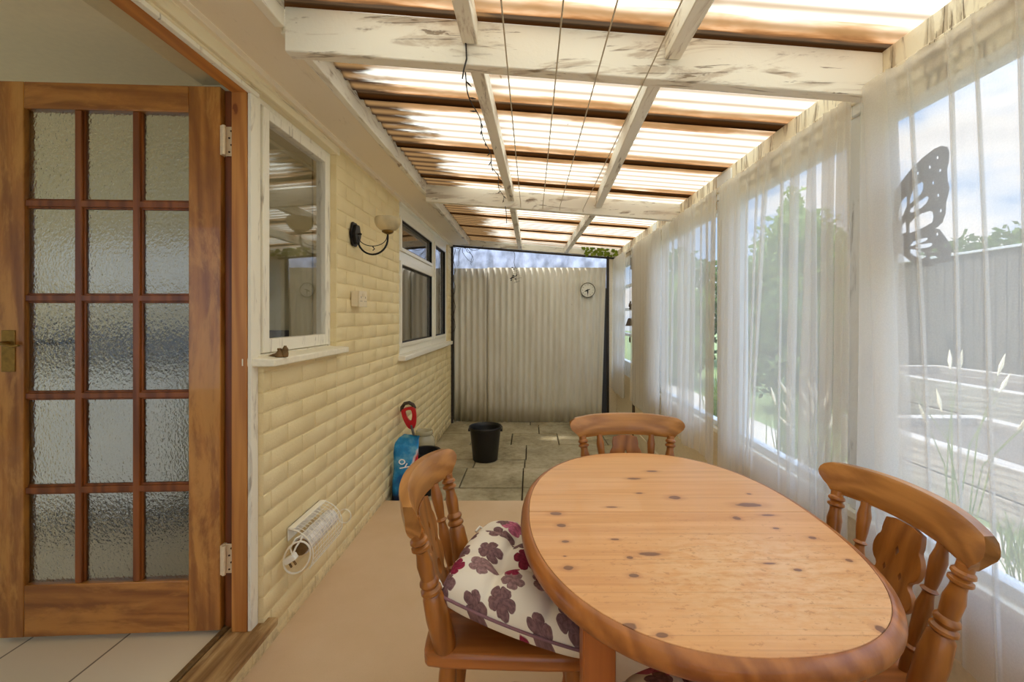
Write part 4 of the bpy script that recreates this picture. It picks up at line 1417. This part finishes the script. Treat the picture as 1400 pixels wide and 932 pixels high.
for i in range(46):
    p = Vector((.66+.36*rd.random(), 5.30+rd.uniform(-.06, .03), 0)); p.z = roof_z(p.x)-.05+rd.uniform(-.03, .045)
    a = rd.uniform(0, 6.28); w = rd.uniform(.016, .026); l = rd.uniform(.04, .075)
    d = Vector((math.cos(a), rd.uniform(-.4, .2), math.sin(a)*.6)).normalized(); s = d.cross(Vector((.3, 1, .2))).normalized()*w
    V.add([p, p+d*l*.5+s, p+d*l, p+d*l*.5-s], [(0, 1, 2, 3)])
tag(V.build('ivy', 'ivy'), 'green ivy creeping in under the far corner of the roof', 'ivy', kind='stuff')

# ================================================================== NET CURTAINS
wire = MB(); wire.tube([(1.022, YN+.02, 1.922), (1.022, 1.4, 1.918), (1.022, 3.4, 1.92), (1.022, 5.34, 1.915)], .003, 8)
for y in (-1.3, 1.43, 2.39, 3.72, 5.33):
    wire.tube([(1.022, y, 1.92), (1.053, y, 1.935)], .0025, 6)
tag(wire.build('curtain_wire', 'wire'), 'thin curtain wire stretched along the glazed side', 'curtain wire')
def curtain(label, y0, y1, folds, zb=.43, x0=1.014, seed=1, wave=.006):
    """folds: (y at wire, y at hem, width at wire, width at hem): the cloth doubles back there and lies three thick"""
    nz = 26
    folds = sorted(folds)
    path = []                                  # (fold index or None, position in fold, free y)
    y = y0
    for k, (ct, cb, wt, wb) in enumerate(folds):
        a = ct-wt/2
        n = max(1, int((a-y)/.012))
        for i in range(n):
            path.append((None, 0, y+(a-y)*i/n))
        for q in range(31):
            path.append((k, q/30, 0))
        y = ct+wt/2
    n = max(1, int((y1-y)/.012))
    for i in range(n+1):
        path.append((None, 0, y+(y1-y)*i/n))
    # free cloth follows the drift of the folds on either side
    knots = [(y0, 0)]+[(ct, cb-ct) for ct, cb, wt, wb in folds]+[(y1, 0)]
    def drift(y):
        for (a, da), (b, db) in zip(knots, knots[1:]):
            if a <= y <= b:
                return da+(db-da)*(y-a)/max(1e-6, b-a)
        return 0
    N = len(path)
    def fn(u, v):
        k, q, yy = path[min(int(round(u*(N-1))), N-1)]
        t = 1-v; z = zb+(1.935-zb)*v
        e = t**.8
        if k is None:
            y = yy+drift(yy)*e; x = 0
            for ct, cb, wt, wb in folds:       # keep clear of a fold that opens out
                c = ct+(cb-ct)*e; h = (wt+(wb-wt)*e)/2
                if yy < ct and y > c-h: y = c-h
                if yy > ct and y < c+h: y = c+h
        else:
            ct, cb, wt, wb = folds[k]
            c = ct+(cb-ct)*e; h = (wt+(wb-wt)*e)/2
            # forward, back, forward: a soft S laid flat
            if q < 1/3: f = -1+2*(q*3)
            elif q < 2/3: f = 1-2*(q*3-1)
            else: f = -1+2*(q*3-2)
            f = math.sin(f*PI/2)*.25+f*.75
            y = c+h*f
            dep = min(.020, .004+h*.35)
            x = dep*(q-.5)*2+dep*.35*math.sin(q*6*PI)
        amp = wave*(.3+t)
        x += amp*math.sin(y*17+seed)+amp*.8*noise.noise(Vector((y*6, z*1.3, seed)))
        y += .006*noise.noise(Vector((y*3, z*2.0, seed+4)))*t
        zz = z+(-.006+.014*noise.noise(Vector((y*7, 0, seed))))*t*t-.008*abs(math.sin(y*26+seed))*(v**12)
        return (x0+x-.012*t, y, zz)
    m = MB(); m.grid(fn, N, nz)
    return tag(m.build('net_curtain', 'sheer', angle=180), label, 'curtain', 'net curtains along the glazed side')
curtain('net curtain nearest the camera, hanging in front of the metal butterfly', -.9, 1.334,
        [(1.268, 1.185, .107, .085), (1.168, 1.097, .009, .006), (1.057, 1.013, .011, .002), (1.0, .915, .005, .009), (.905, .85, .006, .012),
         (.80, .76, .05, .06), (.62, .6, .03, .04), (.42, .42, .06, .07), (.2, .2, .05, .06), (-.05, -.05, .06, .07), (-.35, -.35, .08, .09), (-.65, -.65, .06, .06)], seed=2, wave=.009)
curtain('net curtain over the second pane, between the two nearest posts', 1.374, 2.345,
        [(1.405, 1.412, .045, .05), (1.474, 1.482, .050, .055), (1.565, 1.585, .022, .12), (1.665, 1.695, .045, .040), (1.746, 1.76, .014, .005), (1.852, 2.00, .035, .012), (1.93, 2.04, .012, .012),
         (2.03, 2.07, .010, .012), (2.13, 2.13, .03, .05), (2.20, 2.205, .055, .07), (2.285, 2.285, .05, .06)], seed=5)
curtain('net curtain over the third pane, just beyond the far table chair', 2.37, 3.36,
        [(2.40, 2.41, .035, .05), (2.50, 2.47, .016, .02), (2.58, 2.60, .014, .012), (2.70, 2.70, .03, .05), (2.80, 2.80, .07, .08), (2.93, 2.93, .08, .09), (3.08, 3.10, .02, .03), (3.22, 3.22, .06, .07), (3.31, 3.31, .05, .06)], seed=8)
curtain('dense white net curtain next to the gap with the hanging bell', 3.39, 4.36,
        [(3.44+.112*i, 3.45+.112*i, .085, .10) for i in range(8)], seed=11, zb=.40)
curtain('net curtain at the far end, next to the corrugated sheets', 4.66, 5.34,
        [(4.715+.12*i, 4.72+.12*i, .09, .10) for i in range(5)], seed=14, zb=.36)

# ---- wind chime on the dark door post
K = thing('wind_chime', 'small brown bell chime hanging by the dark door post', 'wind chime', (1.012, 4.42, 0))
m = MB(); m.tube([(0, 0, 1.90), (0, 0, 1.0)], .0022, 6); m.build('cord', 'chime', K)
m = MB()
for a in range(5):
    an = 2*PI*a/5
    m.tube([(.005, 0, 1.345), (.005, .022*math.cos(an), 1.345+.03*math.sin(an)), (.005, .045*math.cos(an+.5), 1.345+.042*math.sin(an+.5))], .009, 8)
m.lathe([(.004, -.02), (.016, -.01), (.02, 0), (.016, .01), (.004, .02)], 14, Matrix.Translation((.005, 0, 1.345)))
m.build('flower', 'chime', K)
m = MB(); m.lathe([(.012, .075), (.018, .072), (.045, .0), (.050, -.004), (.043, 0), (.012, .068)], 20, Matrix.Translation((0, 0, 1.145))); m.build('bell', 'chime', K)
m = MB(); m.tube([(0, .02*math.cos(a), 1.0+.026*math.sin(a)) for a in (2*PI*i/18 for i in range(18))], .005, 8, True); m.build('ring', 'chime', K)

# ---- metal butterfly hanging inside the nearest pane
BX = 1.098
def bp(u, v):
    px, py = 1150+u/3.108, 150+v/3.107
    Y = 595*BX/(px-725)
    return (Y-1.31, 1.24-(py-432)*Y/595-1.50)
BF = thing('metal_butterfly', 'dark metal butterfly with pierced wings hanging in the nearest pane', 'butterfly', (BX, 1.31, 1.50))
bm_ = Matrix(((0, 0, 1, 0), (1, 0, 0, 0), (0, 1, 0, 0), (0, 0, 0, 1)))
def P(l): return [bp(*q) for q in l]
dots = lambda l: [[bp(x+7*math.cos(a), y+8*math.sin(a)) for a in (2*PI*i/12 for i in range(12))] for x, y in l]
up = P([(222, 545), (232, 480), (226, 430), (230, 350), (258, 305), (300, 252), (350, 203), (398, 166), (428, 153), (450, 158), (457, 180), (455, 220), (447, 255), (450, 300), (458, 332), (452, 362), (444, 390), (441, 440), (428, 478), (405, 500), (340, 520), (280, 536)])
uh = dots([(410, 203), (377, 243), (326, 270), (421, 257), (391, 310), (413, 363), (424, 428)])
uh += [P([(343, 305), (352, 312), (352, 335), (342, 357), (312, 385), (290, 404), (290, 378), (302, 344), (322, 317)]),
       P([(366, 364), (375, 374), (366, 396), (342, 418), (302, 438), (288, 432), (296, 418), (330, 388)]),
       P([(378, 428), (392, 434), (396, 456), (390, 478), (352, 500), (300, 522), (288, 524), (288, 484), (306, 462), (340, 440)]),
       P([(268, 372), (282, 366), (282, 410), (262, 455), (246, 478), (240, 440), (250, 396)]),
       P([(262, 485), (276, 470), (280, 520), (256, 528), (250, 508)])]
cutout('upper_wing', 'butterfly', up, uh, .004, bm_, BF)
lo = P([(222, 548), (270, 541), (330, 524), (404, 503), (424, 508), (440, 530), (452, 546), (468, 574), (474, 600), (468, 640), (452, 648), (420, 650), (385, 668), (340, 662), (300, 640), (262, 610), (236, 580)])
lh = dots([(416, 528), (451, 578), (452, 628)])
lh += [P([(372, 542), (379, 548), (368, 558), (330, 572), (306, 580), (299, 575), (310, 560), (340, 549)]),
       P([(392, 564), (398, 571), (390, 582), (352, 589), (322, 590), (320, 584), (340, 572)]),
       P([(390, 592), (405, 586), (422, 594), (420, 602), (402, 607), (386, 604)]),
       P([(298, 592), (330, 594), (362, 606), (370, 624), (350, 634), (318, 622), (298, 606)]),
       P([(384, 618), (402, 615), (424, 630), (420, 640), (396, 642), (382, 632)])]
cutout('lower_wing', 'butterfly', lo, lh, .004, Matrix.Translation((-.0045, 0, 0)) @ bm_, BF)
m = MB(); a_ = bp(228, 470); b_ = bp(234, 640)
m.turned((0, a_[0], a_[1]), (0, b_[0], b_[1]), [(0, .004), (.1, .010), (.2, .006), (.35, .011), (.5, .008), (.8, .007), (1, .003)], 10)
m.build('body', 'butterfly', BF)

# ================================================================== GARDEN
m = MB(); m.box(1.16, 2.9, -5, 16, -.4, -.10); struct(m.build('path', 'ground'))
m = MB(); m.box(2.9, 40, -12, 40, -.4, -.11); struct(m.build('lawn', 'lawn'))
def bed(label, x0, x1, y0, y1, h):
    t = thing('raised_bed', label, 'raised bed', ((x0+x1)/2, (y0+y1)/2, -.11), group='sleeper beds in the garden')
    w, d = (x1-x0)/2, (y1-y0)/2
    for a, b, c, e in ((-w, -w+.13, -d, d), (w-.13, w, -d, d), (-w+.13, w-.13, -d, -d+.13), (-w+.13, w-.13, d-.13, d)):
        m = MB(); m.box(a, b, c, e, .0, h*.48); m.box(a, b, c, e, h*.5, h); m.build('sleeper', 'sleeper', t, bevel=.008)
    m = MB(); m.box(-w+.12, w-.12, -d+.12, d-.12, .02, h*.82); m.build('soil', 'soil', t)
bed('low grey sleeper bed nearest the nearest pane', 3.0, 4.3, .7, 4.2, .40)
bed('second grey sleeper bed, behind the nearest bed', 4.6, 6.1, 1.0, 6.5, .62)
F = thing('garden_fence', 'tall dark grey board fence with pale capping across the garden', 'fence', (7.0, 4, -.11))
m = MB()
for i in range(120):
    y = -8+i*.16
    m.box(.0, .022, y, y+.145, 0, 2.34)
m.build('board', 'fence', F)
m = MB(); m.box(-.05, .07, -8, 11.2, 2.34, 2.38); m.build('capping', 'fence_cap', F, bevel=.006)
def shrub(name, label, cat, c, r, n, leaf, mat, seed, trunk=True, group=None):
    rd = random.Random(seed)
    t = thing(name, label, cat, (c[0], c[1], -.11), group=group)
    m = MB(); cz = c[2]+.11
    for i in range(n):
        while True:
            p = Vector((rd.uniform(-1, 1), rd.uniform(-1, 1), rd.uniform(-1, 1)))
            L = p.length
            lim = .82+.30*noise.noise(p*2.2+Vector((seed, 0, 0)))
            if .25 < L < lim and rd.random() < L:
                break
        q = Vector((p.x*r[0], p.y*r[1], cz+p.z*r[2]))
        d = Vector((rd.uniform(-1, 1), rd.uniform(-1, 1), rd.uniform(-.6, .8))).normalized()
        s = d.cross(Vector((rd.uniform(-1, 1), rd.uniform(-1, 1), rd.uniform(-1, 1)))).normalized()
        l = leaf*rd.uniform(.6, 1.3); w = l*.28
        m.add([q, q+d*l*.5+s*w, q+d*l, q+d*l*.5-s*w], [(0, 1, 2, 3)])
    m.build('foliage', mat, t)
    k = MB()
    for j in range(5):
        a = rd.uniform(0, 6.28)
        tip = Vector((math.cos(a)*r[0]*.5, math.sin(a)*r[1]*.5, cz+r[2]*rd.uniform(.1, .6)))
        k.tube([(math.cos(a)*.05, math.sin(a)*.05, 0), (tip.x*.35, tip.y*.35, cz*.6), tip], .03, 6, radii=[.05, .035, .012])
    k.build('stem', 'bark', t)
    return t
shrub('garden_tree', 'tall leafy green tree behind the second pane', 'tree', (5.2, 8.4, 1.8), (1.2, 1.3, 1.75), 5200, .16, 'bush', 1, group='garden trees and shrubs')
shrub('garden_shrub', 'broad green shrub in front of the tall tree, by the second pane', 'shrub', (3.65, 5.9, .75), (.68, 1.1, 1.0), 3600, .12, 'bush_dark', 2, group='garden trees and shrubs')
shrub('garden_shrub', 'round shrub behind the third pane', 'shrub', (2.95, 8.9, 1.0), (.65, 1.3, 1.25), 3600, .13, 'bush', 3, group='garden trees and shrubs')
shrub('garden_tree', 'dark tree farthest down the garden behind the third pane', 'tree', (4.6, 13.0, 1.6), (1.3, 2.0, 1.9), 3600, .2, 'bush_dark', 4, group='garden trees and shrubs')
for i, (x, y, h, lb) in enumerate(((14, 13.2, 3.9, 'distant tree showing above the fence between the butterfly and the pane edge'), (11.5, 18.5, 5.2, 'distant tree above the fence, hidden in part by the post beside the butterfly'), (20, 17.5, 4.7, 'distant tree above the fence at the far edge of the nearest pane'))):
    shrub('distant_tree', lb, 'tree', (x, y, h*.62), (1.6, 2.4, h*.42), 2200, .28, 'bush_dark', 20+i, group='trees beyond the fence')
# wispy young tree with light leaves
shrub('young_tree', 'slender young tree rising against the sky in the second pane', 'tree', (6.35, 10.5, 3.3), (.33, .36, 1.3), 420, .16, 'bush', 31, group='garden trees and shrubs')
def tuft(label, x, y, z, n, h, mat, seed, head=False):
    rd = random.Random(seed)
    t = thing('grass_tuft', label, 'grass', (x, y, z), group='grass tufts in the garden')
    m = MB(); heads = []
    for i in range(n):
        a = rd.uniform(0, 6.28); l = h*rd.uniform(.6, 1); o = rd.uniform(.05, .35)*h
        b = Vector((rd.gauss(0, .05), rd.gauss(0, .07), 0))
        pts = [b, b+Vector((math.cos(a)*o*.3, math.sin(a)*o*.3, l*.6)), b+Vector((math.cos(a)*o, math.sin(a)*o, l))]
        m.tube(pts, .004, 4, radii=[.005, .004, .001])
        if head and len(heads) < 14:
            s = MB(); heads.append(s)
            e = pts[2]; d = (pts[2]-pts[1]).normalized()
            s.tube([e-d*.02, e+d*.05, e+d*.13], .012, 6, radii=[.004, .013, .002])
    m.build('blades', mat, t)
    for s in heads:
        s.build('seed_head', 'seedhead', t)
tuft('tall grass with pale seed heads beside the nearest sleeper bed', 2.75, 2.75, -.10, 9, 1.05, 'grass', 1, True)
tuft('green grass tuft on the path under the nearest pane', 2.3, 1.95, -.10, 60, .34, 'grass', 2)
tuft('small grass tuft on the path by the nearest sleeper bed', 2.65, 2.35, -.10, 40, .26, 'grass', 3)
tuft('tall pale grass beneath the second pane', 2.2, 3.35, -.10, 60, .75, 'grass', 4, True)
tuft('green grass clump beneath the second pane, beyond the pale grass', 2.5, 4.2, -.10, 70, .7, 'grass', 5)
tuft('grass clump beneath the third pane', 2.2, 5.2, -.10, 70, .7, 'grass', 6)

# ---- white cupboard in the room, blurred by the frosted panes
K = thing('white_cupboard', 'low white cupboard blurred behind the frosted door panes', 'cupboard', (-2.26, 2.5, .098))
m = MB(); m.box(-.45, .46, -.20, .24, .16, .80); m.build('body', 'whiteware', K, bevel=.004)
m = MB(); m.box(-.42, .43, -.14, .22, 0, .16); m.build('plinth', 'dark_seal', K)
m = MB(); m.box(-.47, .48, -.23, .25, .80, .835); m.build('top', 'whiteware', K, bevel=.004)
for a, b in ((-.44, .0), (.01, .45)):
    m = MB(); m.box(a, b, -.222, -.201, .18, .785); d_ = m.build('cupboard_door', 'whiteware', K, bevel=.003)
    h = MB(); x = b-.05 if a < -.1 else a+.05
    h.tube([(x, -.223, .60), (x, -.24, .61), (x, -.24, .70), (x, -.223, .71)], .005, 8); h.build('handle', 'steel', d_)

K = thing('added_wall_cupboard', 'added pale wall cupboard, a bright blur behind the upper frosted door panes', 'cupboard', (-2.30, 2.62, 1.36))  # added to put a bright band in the upper panes
m = MB(); m.box(-.50, .62, -.13, .13, 0, .30); m.build('body', 'whiteware', K, bevel=.004)
for a, b in ((-.49, .055), (.065, .61)):
    m = MB(); m.box(a, b, -.15, -.131, .01, .29); d_ = m.build('cupboard_door', 'whiteware', K, bevel=.003)
    h = MB(); h.tube([((a+b)/2-.04, -.151, .03), ((a+b)/2-.04, -.166, .03), ((a+b)/2+.04, -.166, .03), ((a+b)/2+.04, -.151, .03)], .004, 8); h.build('handle', 'steel', d_)

# ================================================================== LIGHT, SKY, CAMERA
w = bpy.data.worlds.new('sky'); scene.world = w; w.use_nodes = True
nt = w.node_tree; nt.nodes.clear()
def wn(k, **kw):
    n = nt.nodes.new(k)
    for a, b in kw.items():
        setattr(n, a, b)
    return n
out = wn('ShaderNodeOutputWorld'); bg = wn('ShaderNodeBackground')
tc = wn('ShaderNodeTexCoord'); sep = wn('ShaderNodeSeparateXYZ'); nt.links.new(tc.outputs['Generated'], sep.inputs[0])
grad = wn('ShaderNodeValToRGB')
e = grad.color_ramp.elements
e[0].position = .0; e[0].color = (.52, .68, .90, 1)
e[1].position = .6; e[1].color = (.20, .40, .78, 1)
nt.links.new(sep.outputs[2], grad.inputs[0])
mp = wn('ShaderNodeMapping'); mp.inputs['Scale'].default_value = (1.0, 1.0, 2.4); mp.inputs['Location'].default_value = (.35, .1, .2)
nt.links.new(tc.outputs['Generated'], mp.inputs[0])
ns = wn('ShaderNodeTexNoise'); ns.inputs['Scale'].default_value = 3.4; ns.inputs['Detail'].default_value = 7; ns.inputs['Roughness'].default_value = .55
nt.links.new(mp.outputs[0], ns.inputs['Vector'])
cr = wn('ShaderNodeValToRGB'); cr.color_ramp.elements[0].position = .47; cr.color_ramp.elements[1].position = .60
nt.links.new(ns.outputs[0], cr.inputs[0])
shade = wn('ShaderNodeValToRGB')
shade.color_ramp.elements[0].position = .5; shade.color_ramp.elements[0].color = (1.12, 1.10, 1.06, 1)
shade.color_ramp.elements[1].position = .75; shade.color_ramp.elements[1].color = (.66, .66, .70, 1)
nt.links.new(ns.outputs[0], shade.inputs[0])
mx = wn('ShaderNodeMix', data_type='RGBA')
nt.links.new(cr.outputs[0], mx.inputs[0]); nt.links.new(grad.outputs[0], mx.inputs[6]); nt.links.new(shade.outputs[0], mx.inputs[7])
nt.links.new(mx.outputs[2], bg.inputs[0])
zr = wn('ShaderNodeMapRange'); zr.inputs[1].default_value = .3; zr.inputs[2].default_value = 1; zr.inputs[3].default_value = SKY*.40; zr.inputs[4].default_value = SKY*2.3
nt.links.new(sep.outputs[2], zr.inputs[0]); nt.links.new(zr.outputs[0], bg.inputs[1])
nt.links.new(bg.outputs[0], out.inputs[0])
sd = bpy.data.lights.new('sun', 'SUN'); sd.energy = SUN; sd.angle = R(3); sd.color = (1, .94, .84)
so = bpy.data.objects.new('sun', sd); C.objects.link(so)
so.rotation_euler = Vector((.42, -.30, -.86)).to_track_quat('-Z', 'Y').to_euler()

cam = bpy.data.cameras.new('camera'); co = bpy.data.objects.new('camera', cam); C.objects.link(co)
cam.sensor_width = 36; cam.sensor_fit = 'HORIZONTAL'; cam.lens = 595/1400*36
cam.shift_x = -25/1400; cam.shift_y = -34/1400
cam.clip_start = .02; cam.clip_end = 200
co.location = (0, 0, 1.24); co.rotation_euler = (R(90), 0, 0)
scene.camera = co
vs = scene.view_settings
vs.view_transform = 'Standard'; vs.look = 'None'; vs.gamma = 1; vs.use_curve_mapping = False; vs.exposure = EXPO
cy = scene.cycles
cy.max_bounces = 10; cy.diffuse_bounces = 6; cy.glossy_bounces = 4; cy.transmission_bounces = 6; cy.transparent_max_bounces = 24
cy.use_denoising = True; cy.caustics_refractive = False; cy.caustics_reflective = False
cy.sample_clamp_indirect = 6
